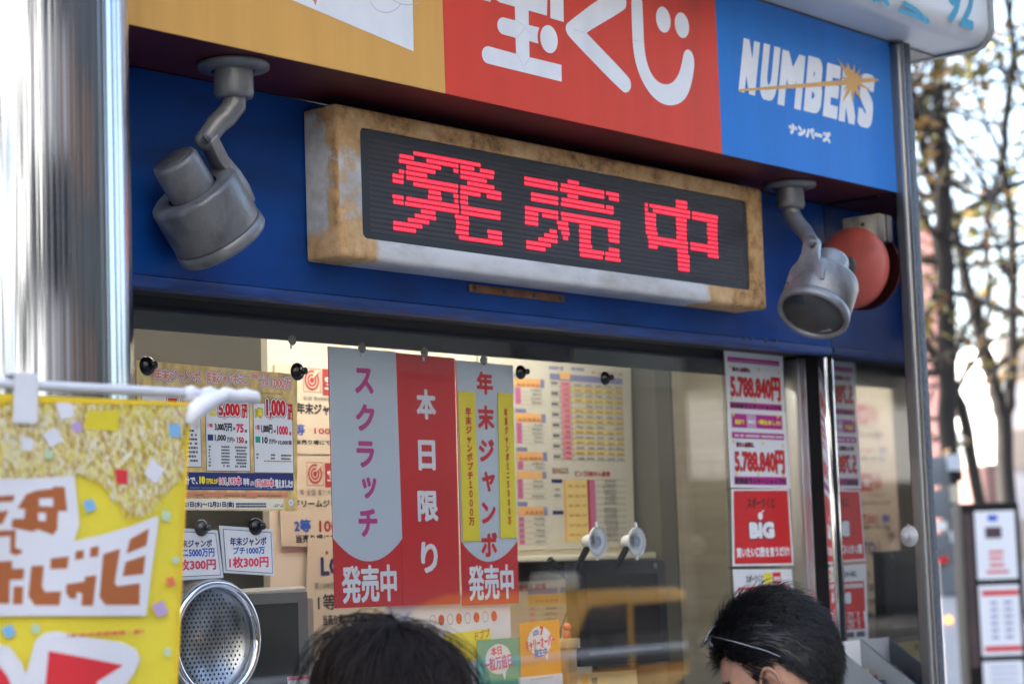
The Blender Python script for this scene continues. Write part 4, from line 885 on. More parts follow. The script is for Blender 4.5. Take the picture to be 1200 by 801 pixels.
# ------------------------------------------------------------------ monitor behind the glass
mo = thing('monitor', 'black flat monitor behind the glass with two clear suction mounts on top', 'monitor', (3.6, .1, 1.2))
YM = .170; p = [at(*q, YM) for q in ((675, 656), (779.5, 654.5), (786, 774), (680, 781))]
b = MB(); b.slab([p[3], p[2], p[1], p[0]], (0, .035, 0)); b.build('monitor_case', blackgl, mo, bevel=.004)
b = MB(); q = [at(*u, YM-.0012) for u in ((686, 672), (770, 671), (775, 748), (691, 753))]; b.slab([q[3], q[2], q[1], q[0]], (0, .001, 0)); b.build('screen', M('dead screen', (.004, .005, .007), .3, 0, .2, var=.1), mo)
b = MB(); u = at(767.5, 662.3, YM); b.lathe([(.0065, 0), (.0065, .0015), (.004, .002), (.001, .001)], (u.x, YM, u.z), (0, -1, 0), 20); b.build('camera_eye', M('grey ring', (.1, .1, .105), .3, var=0), mo)
a = Art(YM, [inkh]); a.dashes(690, 763.5, 775, 760.5, 1, inkh, 6, 3, .9, .004, .05); a.done('printed_line', mo)
b = MB(); u0 = at(644, 655, .205); u1 = at(672, 684, .205); b.tube([u0, u1], .0075, 8); b.build('wall_arm', black, mo)
b = MB(); b.tube([at(674, 692, .205), at(666, 712, .21), at(657, 737, .205), at(655, 775, .205)], .0022, 6); b.build('cable', black, mo)
clearv = M('clear vinyl', (.62, .64, .66), .15, var=.03)
for px, py, lab in ((701, 634, 'clear suction cup holding the monitor top, nearer the results chart'), (747, 634, 'clear suction cup holding the monitor top at its right end')):
    c = at(px, py, .1215); t = thing('suction_cup', lab, 'suction cup', (c.x, .1215, c.z), 'clear suction mounts of the monitor'); 
    b = MB(); b.lathe([(.0325, 0), (.033, .002), (.031, .004), (.0305, .0025), (.02, .006), (.010, .013), (.010, .017)], c, (0, 1, 0), 44); b.build('cup', clearv, t)
    b = MB(); b.lathe([(.012, -.0002), (.010, .0006), (.001, .0008)], c, (0, 1, 0), 20); b.build('cup_centre', M('bluish vinyl core', (.25, .30, .38), .2, var=0), t)
    b = MB(); b.tube([(c.x, .123, c.z+.030), (c.x, .125, c.z+.043)], .003, 8); b.build('pull_tab', clearv, t); b = MB(); b.tube([(c.x, .123, c.z-.030), (c.x, .125, c.z-.041)], .003, 8); b.build('pull_tab', clearv, t)
    b = MB(); b.lathe([(.014, .015), (.016, .03), (.012, .038), (.001, .039)], c, (0, 1, 0), 20); b.build('mount_cap', M('white mount', (.6, .6, .58), .4, var=0), t)
    b = MB(); b.tube([(c.x-.004, .147, c.z-.01), (c.x-.012, .163, c.z-.040), (c.x-.014, .173, c.z-.055)], [.008, .007, .007], 8); b.build('bracket', black, t)

# ------------------------------------------------------------------ figurine on a wood block
c = at(664.3, 734, .155); fg = thing('figurine', 'tiny red round-headed wooden figurine on a pale block', 'figurine', (c.x, .155, c.z-.02)); redw = M('red lacquer', (.50, .05, .035), .35, var=.06)
b = MB(); b.ball(c, .0098, .0098, .0088); b.build('head', redw, fg)
b = MB(); b.lathe([(.001, -.008), (.0065, -.0085), (.0075, -.012), (.0088, -.0245), (.001, -.0245)], c, (0, 0, 1), 24); b.build('body', redw, fg)
b = MB(); zb0 = c.z-.0250; b.box(c.x-.018, c.x+.026, .140, .168, zb0-.021, zb0); tag(b.build('wood_block', M('pale wood', (.42, .32, .19), .5, var=.15, scale=20, stretch=(1, 6, 6)), bevel=.002), 'pale wooden block under the small red figurine', 'block')
b = MB(); b.box(c.x-.013, c.x+.017, .144, .166, .951, zb0-.0215); tag(b.build('stand_post', M('amber acrylic', (.35, .22, .10), .2, var=.1), bevel=.001), 'amber post standing on the counter under the wooden block', 'stand')
o = sheet('note_paper', 'pale yellow note paper on the counter below the monitor', 'paper', [(672, 789), (746, 784), (750, 840), (676, 848)], .215, M('yellowish paper', '#cfc494', .5, var=.03), .001)
a = Art(.215, [inkor]); a.rect(682, 794, 689, 800.5, inkor, 1); a.rect(693, 793.5, 700, 800, inkh, 1); a.rect(703, 793, 711, 799, straw, 1); a.done('printed_squares', o)

# ------------------------------------------------------------------ things on the mirror panel
c = atx(1066, 628, 4.5295); t = thing('suction_cup', 'white suction cup stuck on the mirrored steel panel', 'suction cup', c)
wv = M('white vinyl', (.40, .40, .40), .25, var=.03)
b = MB(); b.lathe([(.025, 0), (.025, .0015), (.0235, .003), (.019, .005), (.010, .008), (.008, .010)], c, (-1, 0, 0), 40); b.build('cup', wv, t)
b = MB(); b.lathe([(.008, .010), (.007, .016), (.010, .018), (.010, .024), (.001, .025)], c, (-1, 0, 0), 24); b.build('knob', wv, t)
b = MB(); b.tube([(c.x-.003, c.y, c.z+.021), (c.x-.005, c.y, c.z+.028)], .0025, 8); b.build('pull_tab', wv, t)
bk = thing('leaflet_box', 'open grey leaflet box with sloping sides against the mirrored panel', 'box', (4.46, -.10, 1.05)); gpl = M('grey acrylic', (.20, .22, .24), .25, var=.05); wpl = M('white acrylic', (.68, .69, .70), .3, var=.03)
X0b, X1b, Y0b, Y1b, zb1 = 4.395, 4.5275, -.205, -.040, 1.10
for XX in (X1b-.004, X0b):
    b = MB(); b.slab([(XX, Y1b, zb1), (XX, Y0b, zb1), (XX, Y0b, 1.222), (XX, Y1b, 1.343)], (.004, 0, 0)); b.build('side_panel', gpl, bk)
if 0: b = MB(); b.slab([(X1b-.004, Y1b, zb1), (X1b-.004, Y0b, zb1), (X1b-.004, Y0b, 1.222), (X1b-.004, Y1b, 1.343)], (.004, 0, 0)); b.slab([(X0b, Y1b, zb1), (X0b, Y0b, zb1), (X0b, Y0b, 1.222), (X0b, Y1b, 1.343)], (.004, 0, 0)); b.build('side_panel', gpl, bk)
b = MB(); b.box(X0b+.0045, X1b-.0045, Y1b-.004, Y1b, zb1, 1.341); b.build('back_panel', wpl, bk)
b = MB(); b.box(X0b+.0045, X1b-.0045, Y0b, Y0b+.004, zb1, 1.22); b.build('front_panel', gpl, bk)
b = MB(); b.box(X0b+.0045, X1b-.0045, Y0b+.0045, Y1b-.0045, zb1, zb1+.004); b.build('base', gpl, bk)
lt = [M('leaflet print a', '#7a4552', .3, var=.6, scale=60), M('leaflet print b', '#c9a94a', .3, var=.4, scale=50), M('leaflet print c', '#2e3442', .3, var=.6, scale=60)]
for i in range(3):
    y0 = -.085-.022*i; b = MB(); b.slab([(X0b+.012+.004*i, y0, zb1+.006), (X1b-.010, y0, zb1+.006), (X1b-.010, y0+.018, 1.272-.012*i), (X0b+.012+.004*i, y0+.018, 1.272-.012*i)], (0, .006, 0)); tag(b.build('leaflet', [lt[(1, 0, 2)[i]]]), ['yellow edged leaflet standing at the back of the grey box', 'wine red leaflet in the middle of the grey box', 'dark leaflet at the front of the grey box'][i], 'leaflet', 'leaflets in the box')
b = MB(); b.box(X0b-.01, X1b, Y0b-.01, Y1b+.03, .9555, 1.0985); tag(b.build('box_stand', satin, bevel=.003), 'steel block on the counter that carries the grey leaflet box', 'stand')

# ------------------------------------------------------------------ yellow banner on its pole
YBN = -.64
bn = thing('banner_stand', 'white banner pole and crossbar carrying the yellow banner at the left', 'banner stand', (1.21, YBN, 0)); wpole = M('white pole', (.62, .63, .64), .35, var=.05)
cb0 = at(0, 450.5, YBN); cb1 = at(299, 464, YBN)
b = MB(); b.lathe([(.013, .05), (.013, 1.85)], (1.21, YBN, 0), (0, 0, 1), 20); b.build('pole', wpole, bn)
b = MB(); b.tube([(1.215, YBN, cb0.z), (cb1.x, YBN, cb1.z)], .0064, 14); b.ball(cb1, .0075, seg=12); b.build('crossbar', wpole, bn)
b = MB(); b.box(1.04, 1.40, YBN-.17, YBN+.17, .001, .07); b.build('base', M('grey water base', (.10, .10, .10), .6), bn, bevel=.02, bseg=3)
m = M('yellow banner cloth', '#e6d33c', .7, var=.05, scale=3, bump=.35, bscale=7, bstretch=(1, 1, .5))
p = [at(222, 471, YBN), at(203, 801, YBN)]; sl_ = (p[1].x-p[0].x)/(p[1].z-p[0].z); zt_ = p[0].z; XL = 1.26
def BN(x, z, lay=0): return Vector((x, YBN-lay*.0003+.008*math.sin(7*(x-.9)+3*z)*min(1, (zt_-z)*3)+.003*math.sin(23*x-6*z)*min(1, (zt_-z)*4), z))
b = MB(); nx, nz = 48, 80; vs = []; fs = []
for j in range(nz+1):
    z = zt_-(zt_-.25)*j/nz; xr = p[0].x+sl_*(z-zt_)*(1 if z > 1.2 else 1.0)
    if z < 1.25: xr = p[0].x+sl_*(1.25-zt_)
    for i in range(nx+1): vs.append(BN(XL+(xr-XL)*i/nx, z))
for j in range(nz):
    for i in range(nx): q = j*(nx+1)+i; fs.append((q+nx+1, q+nx+2, q+1, q))
b.add(vs, fs, 0, True); ban = tag(b.build('banner', m), 'yellow printed banner with brown characters seen from behind and red shapes, foreground left', 'banner')
hemy = M('golden hem', '#f0c522', .7, var=.04); wprint = M('white print', '#dcdce0', .7, var=.03); brn = M('brown print', '#ab6030', .7, var=.06); redp = M('red print', '#d62f36', .7, var=.05)
class BArt(Art):
    pass
a = BArt(YBN-.003, [hemy], .0004); rb = random.Random(11)
fo = [M('foil tan', '#cfae68', .6, var=.1), M('foil cream', '#e6dcae', .6, var=.05), M('foil brown', '#b98d4a', .6, var=.1), M('foil pale yellow', '#e8da80', .6, var=.05), M('foil white', '#e6e2cc', .6, var=.03)]
a.quad([(0, 465), (222, 471.3), (221.7, 475), (0, 470)], hemy, 6); a.quad([(218.5, 478), (222, 478), (203.2, 801), (200, 801)], hemy, 6)
for i in range(3000):
    px = rb.uniform(-4, 219); prog = rb.random()
    lim = 575-(10 if px < 60 else 0)+(25*math.sin(px*.05)) if px > 80 else 562
    py = 470+(lim-470)*prog**.9
    ln = rb.uniform(6, 16); wdt = rb.uniform(.6, 1.7); an = rb.gauss(.08, .30)
    dx, dy = math.sin(an)*ln, math.cos(an)*ln
    if px+dx > 219-(py-470)*.055 or px > 219-(py-470)*.055: continue
    k = rb.choices(fo, [4, 5, 2.0, 6, 3])[0]
    a.quad([(px-wdt, py+dy*.3), (px, py), (px+wdt, py+dy*.35), (px+dx, py+dy)], k, 1+rb.random()*3)
a.quad([(100, 482), (138, 480), (136, 505), (96, 503)], M('foil lemon', '#d9c42a', .6, var=.04), 4.2)
wl = 5
a.quad([(-30, 560), (22, 561), (84, 557.5), (86, 575), (89, 615), (80, 642), (-30, 650)], wprint, wl)
a.quad([(-30, 636), (60, 639), (120, 625), (150, 616), (181, 604.5), (183, 609), (173, 673), (167, 721), (-30, 721)], wprint, wl+.3)
def zz(pts): return [(x/3.983, 600+y/3.983) for x, y in pts]
def zs(pts): return [(x/4.45, 440+y/4.45) for x, y in pts]
for q in ([(460,195),(540,170),(512,330),(525,345),(635,330),(632,432),(468,432),(440,395)], [(588,125),(680,75),(668,155),(570,193)], [(565,232),(662,200),(652,288),(550,298)],
          [(292,335),(372,322),(375,300),(428,293),(410,435),(358,435),(362,378),(338,372),(335,402),(308,402),(290,375)], [(335,182),(372,175),(370,215),(332,222)], [(402,165),(440,157),(437,205),(398,210)],
          [(225,215),(305,205),(298,262),(222,265)], [(140,250),(195,247),(187,345),(200,370),(270,368),(262,433),(155,433),(127,390)],
          [(-60,232),(55,225),(55,262),(110,262),(105,312),(45,315),(45,425),(-60,425)], [(62,345),(105,345),(103,428),(60,428)], [(-30,85),(70,82),(68,165),(98,175),(98,190),(70,200),(45,190),(45,110),(-30,115)]):
    a.quad(zz(q), brn, wl+1)
a.quad(zs([(85,690),(130,618),(180,598),(265,588),(265,578),(325,580),(335,705),(290,705),(285,800),(265,830),(190,800),(160,812),(55,790),(60,745),(120,745),(125,695)]), brn, wl+1)
a.quad(zs([(195,640),(265,638),(265,682),(195,680)]), wprint, wl+1.5); a.quad(zs([(190,715),(228,715),(228,757),(190,755)]), wprint, wl+1.5)
a.quad(zs([(-60,630),(70,622),(62,655),(-60,660)]), brn, wl+1); a.quad(zs([(-60,720),(40,700),(10,770),(-60,790)]), brn, wl+1)
a.quad([(-10, 752), (12, 757), (25, 776), (30, 790), (36, 765), (40, 750), (50, 741), (62, 739), (100, 747), (138, 752), (155, 760), (160, 772), (152, 790), (140, 805), (-10, 805)], wprint, wl)
a.quad(zz([(215,645),(555,712),(430,790),(440,830),(200,830)]), redp, wl+1); a.quad([(-10, 775), (2, 781), (10, 792), (15, 806), (-10, 806)], redp, wl+1)
a.text('1等・前後賞合わせて!', 162, 737, 75.5, 746.5, redp, .0009, wl+1.6, n=5)
a.text('1等・前後賞合わせて!', 162, 737, 75.5, 746.5, wprint, .0024, wl+.6, n=8)
conf = {'r': redp, 'b': M('confetti blue', '#7fb4da', .7, var=.03), 'v': M('confetti violet', '#b79cc9', .7, var=.03), 'g': M('confetti green', '#b9d3b0', .7, var=.03), 'o': M('confetti orange', '#e0754f', .7, var=.03), 'w': wprint}
for (px, py, k, s_) in ((139, 558, 'r', 1.3), (88, 500, 'v', .9), (203, 504, 'b', 1.2), (101, 592, 'b', 1.0), (55, 532, 'g', .8), (192, 604, 'g', .9), (197, 681, 'o', .8), (184, 713, 'v', 1.2), (11, 739, 'b', 1.0), (40, 736, 'g', .8), (192, 763, 'g', .7), (203, 656, 'g', .6), (75, 480, 'w', 1.5), (178, 552, 'w', 1.7), (60, 512, 'w', 1.4), (30, 520, 'w', 1.2)):
    aa = rb.uniform(0, 1.5); a.quad([(px+9*s_*math.cos(aa+t)*(.8 if i % 2 else 1), py+9*s_*math.sin(aa+t)) for i, t in enumerate((0, 1.5, 3.1, 4.7))], conf[k], wl+.6)
# wrap the printed shapes onto the rippled cloth
o = a.build('print', a.mats, ban)
bm = bmesh.new(); bm.from_mesh(o.data); bmesh.ops.triangulate(bm, faces=bm.faces[:])
for _ in range(5):
    big = [e for e in bm.edges if e.calc_length() > .016]
    if not big: break
    bmesh.ops.subdivide_edges(bm, edges=big, cuts=1, use_grid_fill=False); bmesh.ops.triangulate(bm, faces=[f for f in bm.faces if len(f.verts) > 3])
for v in bm.verts: v.co.y += BN(v.co.x, min(v.co.z, zt_)).y-YBN
bm.to_mesh(o.data); bm.free()
b = MB(); q = [at(17.5, 437, YBN-.009), at(45, 439, YBN-.009), at(43.5, 496, YBN-.009), at(16, 495, YBN-.009)]; b.slab([q[3], q[2], q[1], q[0]], (0, .001, 0)); b.slab([(v.x, v.y+.02, v.z) for v in (q[3], q[2], q[1], q[0])], (0, .001, 0)); b.box(q[0].x, q[1].x, YBN-.0085, YBN+.0115, q[0].z-.001, q[0].z+.001)
b.build('hanging_tab', M('white tape cloth', (.72, .72, .75), .7, var=.03), ban)
b = MB(); k0 = at(216, 461, YBN); k1 = at(300, 465, YBN); n = 14
b.tube([k0.lerp(k1, t/n)+Vector((0, -.003*math.sin(t*2.1), .0015*math.sin(t*1.7)-.001*(t < 5))) for t in range(n+1)], [.0078+.0030*abs(math.sin(t*.9+.5))*(1-.4*t/n) for t in range(n+1)], 12)
b.tube([at(262, 464, YBN-.010), at(245, 470, YBN-.014), at(230, 480, YBN-.014), at(224, 492, YBN-.012), at(231, 499, YBN-.01)], [.008, .012, .013, .010, .004], 10)
b.build('wrapped_knot', MATS['white tape cloth'], ban)

# ------------------------------------------------------------------ across the street (seen in the steel and the glass)
wtile = M('white tile wall', (.62, .61, .58), .6, var=.06, scale=1); ctile = M('grey concrete wall', (.30, .30, .30), .7, var=.1, scale=1); btile = M('brown tile wall', (.13, .085, .06), .6, var=.15, scale=2); dglass = M('dark window band', (.02, .025, .03), .1, var=.1); bgw = M('beige tile wall', (.42, .37, .29), .6, var=.08); pgl = M('pale blue cladding', (.40, .50, .56), .35, var=.05)
dcl = M('dark cladding', (.014, .015, .017), .55, var=.15)
def block(label, x0, x1, y0, y1, h, wall, floors, base_h=3.6, rib=True, band=.5):
    t = thing('street_building', label, 'building', ((x0+x1)/2, y1, 0)); b = MB(); b.box(x0, x1, y0, y1, .0, h); b.build('wall', wall, t)
    b = MB(); b.box(x0-.15, x1+.15, y0-.15, y1+.15, h+.001, h+.5); b.build('parapet', wall, t)
    b = MB(); b.box(x0+.6, x1-.6, y1+.002, y1+.06, .25, base_h-.6); b.build('shop_front', dglass, t)
    fh = (h-base_h)/floors
    for i in range(floors):
        b = MB(); z = base_h+i*fh+fh*.3; b.box(x0+.5, x1-.5, y1+.002, y1+.05, z, z+fh*band); b.build('window_band', dglass, t)
    return t
xs = [(-46, -33, 20, pgl, 'pale blue clad office block across the road, far left'), (-32.6, -21, 27, wtile, 'tall white tile office block across the road, left'), (-20.5, -12, 15, wtile, 'low white tile shop building across the road'), (-11.6, -4, 24, wtile, 'narrow white tower across the road, near the middle of the row'), (-3.6, 4, 18, ctile, 'grey concrete block opposite the booth'), (4.4, 15, 12, btile, 'broad brown tile building opposite the taxi'), (15.4, 27, 26, dcl, 'dark clad tower across the road'), (27.5, 41, 20, dcl, 'dark tile block across the road, right of the dark tower'), (41.5, 60, 22, dcl, 'long dark clad block at the far right across the road')]
for x0, x1, h, m_, lab in xs: block(lab, x0, x1, -34, -19.5, h, m_, max(3, int(h/3.6)))

block('unseen tall grey block added behind the booth to shade the street', -14, 6.5, 4.2, 16, 34, ctile, 8)  # out of view, added to cast shade over the booth and street
block('grey tiled block on the booth side of the road, far left', -70, -26, 3, 14, 22, ctile, 5)
block('pale blue block on the booth side of the road, left', -25.5, -14.5, 3.5, 15, 30, pgl, 7)
# yellow taxi at the kerb, caught in the window's reflection
def extr(b, prof, y0, y1, mi=0, inset=0.):
    b.slab([(x, y0, z) for x, z in prof], (0, y1-y0, 0), mi)
tx_ = thing('taxi', 'yellow taxi parked at the kerb, reflected in the sales window', 'taxi', (11.0, -6.1, -.13)); ty = M('taxi yellow paint', (.85, .42, .03), .25, coat=.5, var=.02); gl2 = M('car glass', (.015, .018, .02), .06, var=0)
cx0 = 8.75; gz = -.13
body = [(cx0+.05, gz+.30), (cx0+.02, gz+.62), (cx0+.10, gz+.88), (cx0+.75, gz+.95), (cx0+3.2, gz+.97), (cx0+4.20, gz+.86), (cx0+4.42, gz+.62), (cx0+4.42, gz+.30)]
b = MB(); extr(b, list(reversed(body)), -6.95, -5.25); b.build('body', ty, tx_, bevel=.06, bseg=3)
cab = [(cx0+.42, gz+.962), (cx0+.95, gz+1.43), (cx0+1.3, gz+1.50), (cx0+2.4, gz+1.50), (cx0+2.75, gz+1.45), (cx0+3.45, gz+.965)]
b = MB(); extr(b, list(reversed(cab)), -6.80, -5.40); b.build('cabin', ty, tx_, bevel=.05, bseg=3)
for xa, xb, xc, xd in ((.72, 1.10, 1.62, 1.62), (1.70, 1.70, 2.62, 3.12)):
    b = MB(); extr(b, list(reversed([(cx0+xa, gz+1.0), (cx0+xb, gz+1.40), (cx0+xc, gz+1.41), (cx0+xd, gz+1.0)])), -5.399, -5.390); b.build('side_window', gl2, tx_)
for xw in (.85, 3.55):
    for y0 in (-5.42, -6.95):
        b = MB(); b.lathe([(.12, -.005), (.2, .0), (.30, 0), (.32, .03), (.32, .17), (.30, .20), (.001, .20)], (cx0+xw, y0+.19, gz+.321), (0, -1, 0), 28); b.build('wheel', black, tx_)
b = MB(); b.box(cx0+1.6, cx0+2.0, -6.2, -6.0, gz+1.501, gz+1.62); b.build('roof_lamp', M('roof lamp', (.6, .6, .55), .4, var=0), tx_, bevel=.03)
b = MB(); b.box(cx0+4.40, cx0+4.44, -5.7, -5.35, gz+.58, gz+.72); b.build('headlight', M('headlamp', (.7, .7, .7), .1, var=0), tx_)
tx_.scale = (.76, 1, 1); tx_.location.x += .62
# white guard rail along the kerb
gr_ = thing('guard_rail', 'white pedestrian guard rail along the kerb, reflected as pale lines in the window', 'railing', (10, -4.3, 0)); 
for z in (.55, .80, 1.05):
    b = MB(); b.tube([(4.5, -4.3, z), (24, -4.3, z)], .024, 10); b.build('rail', wpole, gr_)
for i in range(11): b = MB(); b.tube([(4.5+i*1.95, -4.3, 0), (4.5+i*1.95, -4.3, 1.07)], .03, 10); b.build('post', wpole, gr_)

# ------------------------------------------------------------------ background at the right
E1 = Vector((math.cos(YAW), -math.sin(YAW), 0)); E2 = Vector((math.sin(YAW), math.cos(YAW), 0))
def obox(b, px0, px1, t, z0, z1, depth, mi=0, off=0.):
    """box facing the street corner: spans photo columns px0..px1 at distance t"""
    a0 = att(px0, 640, t); a1 = att(px1, 640, t); w_ = (a1-a0).dot(E1); o = Vector((a0.x, a0.y, 0))+E2*off
    c = [o, o+E1*w_, o+E1*w_+E2*depth, o+E2*depth]
    b.add([(v.x, v.y, z0) for v in c]+[(v.x, v.y, z1) for v in c], [(0, 3, 2, 1), (4, 5, 6, 7), (0, 1, 5, 4), (1, 2, 6, 5), (2, 3, 7, 6), (3, 0, 4, 7)], mi)
    return o
def farb(label, px0, px1, t, h, mat, floors, wm=dglass):
    b = MB(); o = obox(b, px0, px1, t, 0, h, 9); r = thing('background_building', label, 'building', (o.x, o.y, 0)); b.build('wall', mat, r)
    for i in range(floors):
        b = MB(); obox(b, px0+6, px1-6, t, 1.2+i*h/floors, 1.2+i*h/floors+h/floors*.45, .05, 0, -.06); b.build('window_band', wm, r)
farb('salmon pink building beyond the dark tree trunk', 960, 1127, 44, 8.2, M('salmon wall', (.50, .26, .23), .7, var=.08), 0)
farb('pale low building in the gap between the two trees', 1090, 1172, 60, 4.9, M('pale wall', (.62, .68, .70), .6, var=.06), 2, M('pale window', (.35, .42, .46), .2))
farb('narrow brown building end beside the forked trunk', 1160, 1180, 52, 3.6, M('brown wall', (.26, .15, .12), .7, var=.1), 0)
farb('white building at the far right beyond the information pillar', 1182, 1330, 55, 7.0, M('bright wall', (.66, .64, .60), .7, var=.06), 3, M('beige blind', (.42, .36, .28), .5))
bark = M('dark bark', (.022, .019, .017), .8, var=.4, scale=12, stretch=(3, 3, .6), bump=.4, bscale=30)  # very dark bark, tone varies at random
lfm = [M('ochre leaf', (.28, .15, .025), .6, var=.3, scale=2), M('olive leaf', (.13, .12, .022), .6, var=.3, scale=2), M('brown leaf', (.17, .075, .025), .6, var=.3, scale=2), M('yellow green leaf', (.26, .22, .03), .6, var=.3, scale=2)]
def tree(label, t, limbs, seed, leafn, zones, leafw):
    q = random.Random(seed); g = att(*limbs[0][0][:2], t); r = thing('street_tree', label, 'tree', (g.x, g.y, 0)); tips = []
    for li, L_ in enumerate(limbs):
        dt = 0 if li == 0 else q.uniform(-.5, .5); pts = []
        for k, (px, py, wpx) in enumerate(L_):
            v = att(px, py, t+dt*(k/len(L_)))
            if li == 0 and k == 0: v.z = -.05
            pts.append((v, wpx*t/2507/2))
        # smooth the limb a little
        P_, Q_ = [], []
        for k in range(len(pts)-1):
            for s_ in range(4):
                u = s_/4; P_.append(pts[k][0].lerp(pts[k+1][0], u)+Vector((q.gauss(0, .006), q.gauss(0, .006), 0))); Q_.append(pts[k][1]*(1-u)+pts[k+1][1]*u)
        P_.append(pts[-1][0]); Q_.append(pts[-1][1]); b = MB(); b.tube(P_, Q_, 9); b.build('trunk' if li == 0 else 'limb', bark, r)
        tips += [(P_[i], Q_[i]) for i in range(len(P_)//3, len(P_))]
    tw = MB(); ends = []
    for _ in range(95):
        s0, rad = q.choice(tips); d = Vector((q.gauss(0, 1), q.gauss(0, 1), q.gauss(.35, .7))).normalized(); P_ = [s0]; ln = q.uniform(.5, 1.7)
        for k in range(6): d = (d+Vector((q.gauss(0, .25), q.gauss(0, .25), q.gauss(.03, .2)))).normalized(); P_.append(P_[-1]+d*ln/6)
        r0 = min(rad*.6, q.uniform(.010, .028)); tw.tube(P_, [r0*(1-k/7.5) for k in range(7)], 5); ends += P_[2:]
    tw.build('twigs', bark, r)
    cr = MB()
    for _ in range(leafn):
        z = q.choices(zones, [zz_[4] for zz_ in zones])[0]
        if q.random() < .55: c = q.choice(ends)+Vector((q.gauss(0, .16), q.gauss(0, .16), q.gauss(0, .16)))
        else: c = att(q.uniform(z[0], z[2]), q.uniform(z[1], z[3]), t+q.uniform(-1.6, 1.6))
        for _k in range(q.randint(1, 4)):
            cc = c+Vector((q.gauss(0, .07), q.gauss(0, .07), q.gauss(0, .06))); s_ = leafw*q.uniform(.6, 1.3)
            u = Vector((q.gauss(0, 1), q.gauss(0, 1), q.gauss(0, .6))).normalized(); v = u.orthogonal().normalized(); v = (Quaternion(u, q.uniform(0, 6.28)) @ v)
            cr.add([cc-u*s_, cc-v*s_*.5, cc+u*s_, cc+v*s_*.5], [(0, 1, 2, 3)], q.choices((0, 1, 2, 3), z[5])[0])
    cr.build('crown', lfm, r)
tree('dark leaning tree with sparse ochre leaves close beside the granite booth end', 15,
     [[(1113, 870, 24), (1114, 640, 23), (1112, 520, 22), (1109, 400, 22), (1107, 280, 21), (1105, 190, 17), (1098, 70, 14), (1094, -60, 10)],
      [(1152, 860, 16), (1148, 590, 15), (1126, 475, 15), (1106, 425, 13), (1086, 405, 10), (1064, 360, 8)],
      [(1109, 270, 13), (1088, 205, 11), (1070, 130, 8), (1062, 60, 5)], [(1106, 225, 11), (1090, 150, 9), (1076, 112, 7), (1060, 95, 5)], [(1104, 330, 9), (1082, 380, 7), (1066, 470, 6), (1052, 540, 4)]],
     5, 230, [(1060, 40, 1110, 260, 4, (5, 4, 3, 2)), (1060, 260, 1112, 420, 3, (6, 2, 3, 2)), (1100, 40, 1150, 130, 2, (3, 5, 1, 4))], .055)
tree('forked dark tree with thin branches and yellowing leaves behind the information pillar', 17,
     [[(1180, 860, 23), (1180, 585, 22), (1176, 490, 21), (1166, 450, 17), (1150, 400, 16), (1128, 310, 14), (1115, 250, 12), (1098, 195, 10), (1085, 120, 7)],
      [(1178, 495, 17), (1185, 450, 13), (1187, 400, 12), (1188, 330, 11), (1184, 250, 10), (1176, 190, 10), (1181, 107, 9), (1189, 60, 8), (1179, -10, 7)],
      [(1118, 255, 11), (1148, 238, 10), (1176, 222, 9), (1202, 212, 7), (1240, 190, 5)], [(1176, 185, 7), (1158, 150, 5), (1142, 105, 4), (1130, 60, 3)], [(1187, 330, 6), (1170, 290, 4.5), (1155, 240, 4), (1147, 190, 3)], [(1186, 420, 6), (1204, 380, 5), (1230, 330, 4)], [(1150, 400, 5), (1160, 350, 4), (1158, 300, 3.5), (1150, 260, 3)], [(1182, 100, 6), (1168, 60, 4), (1150, 10, 3)]],
     8, 300, [(1110, 20, 1215, 180, 4, (4, 4, 1, 4)), (1120, 180, 1215, 330, 3, (4, 3, 1, 3)), (1130, 330, 1215, 450, 1.4, (5, 2, 1, 3))], .052)
# information pillar
ip = thing('information_pillar', 'dark framed information pillar with white posters near the right edge', 'sign', att(1160, 800, 12)); ip.location.z = 0
brf = M('dark bronze frame', (.010, .008, .007), .6, 0, .15, var=.1); TI = 12
def zpx(py, t): return att(1165, py, t).z
b = MB(); obox(b, 1128, 1197, TI, 0, zpx(588, TI), .28); b.build('frame', brf, ip, bevel=.015)
for k, (y0, y1) in enumerate(((598, 678), (685, 767), (773.5, 880))):
    b = MB(); obox(b, 1143.5, 1190.5, TI, zpx(y1, TI), zpx(y0, TI), .008, 0, -.010); pn = b.build('poster_panel', paper, ip)
    b = MB()
    def rr_(x0, yy0, x1, yy1, mi): obox(b, x0, x1, TI, zpx(yy1, TI), zpx(yy0, TI), .002, mi, -.0125)
    if k == 0:
        rr_(1159, 603, 1170, 610, 1); rr_(1155, 617, 1174, 630, 2); rr_(1158, 645, 1175, 648, 0); rr_(1158, 652, 1174, 655, 0); rr_(1158, 660, 1175, 663, 0); rr_(1154, 668, 1180, 671, 0)
    elif k == 1:
        rr_(1147, 691, 1190, 697, 0); rr_(1147, 756, 1190, 762, 0)
        for i in range(6): rr_(1156, 704+i*8, 1164, 707+i*8, 3); rr_(1172, 704+i*8, 1181, 707+i*8, 3)
    else:
        for i in range(4): rr_(1152, 780+i*7, 1184, 781.5+i*7, 3)
    b.build('printed_blocks', [inkred, inkblue, M('dark photo print', (.06, .035, .04), .5), lav], pn)
b = MB(); obox(b, 1130.5, 1140.5, TI, zpx(780, TI), zpx(600, TI), .006, 0, -.008); b.build('side_strip', M('brown strip print', (.05, .03, .028), .6, var=.3, scale=5), ip)
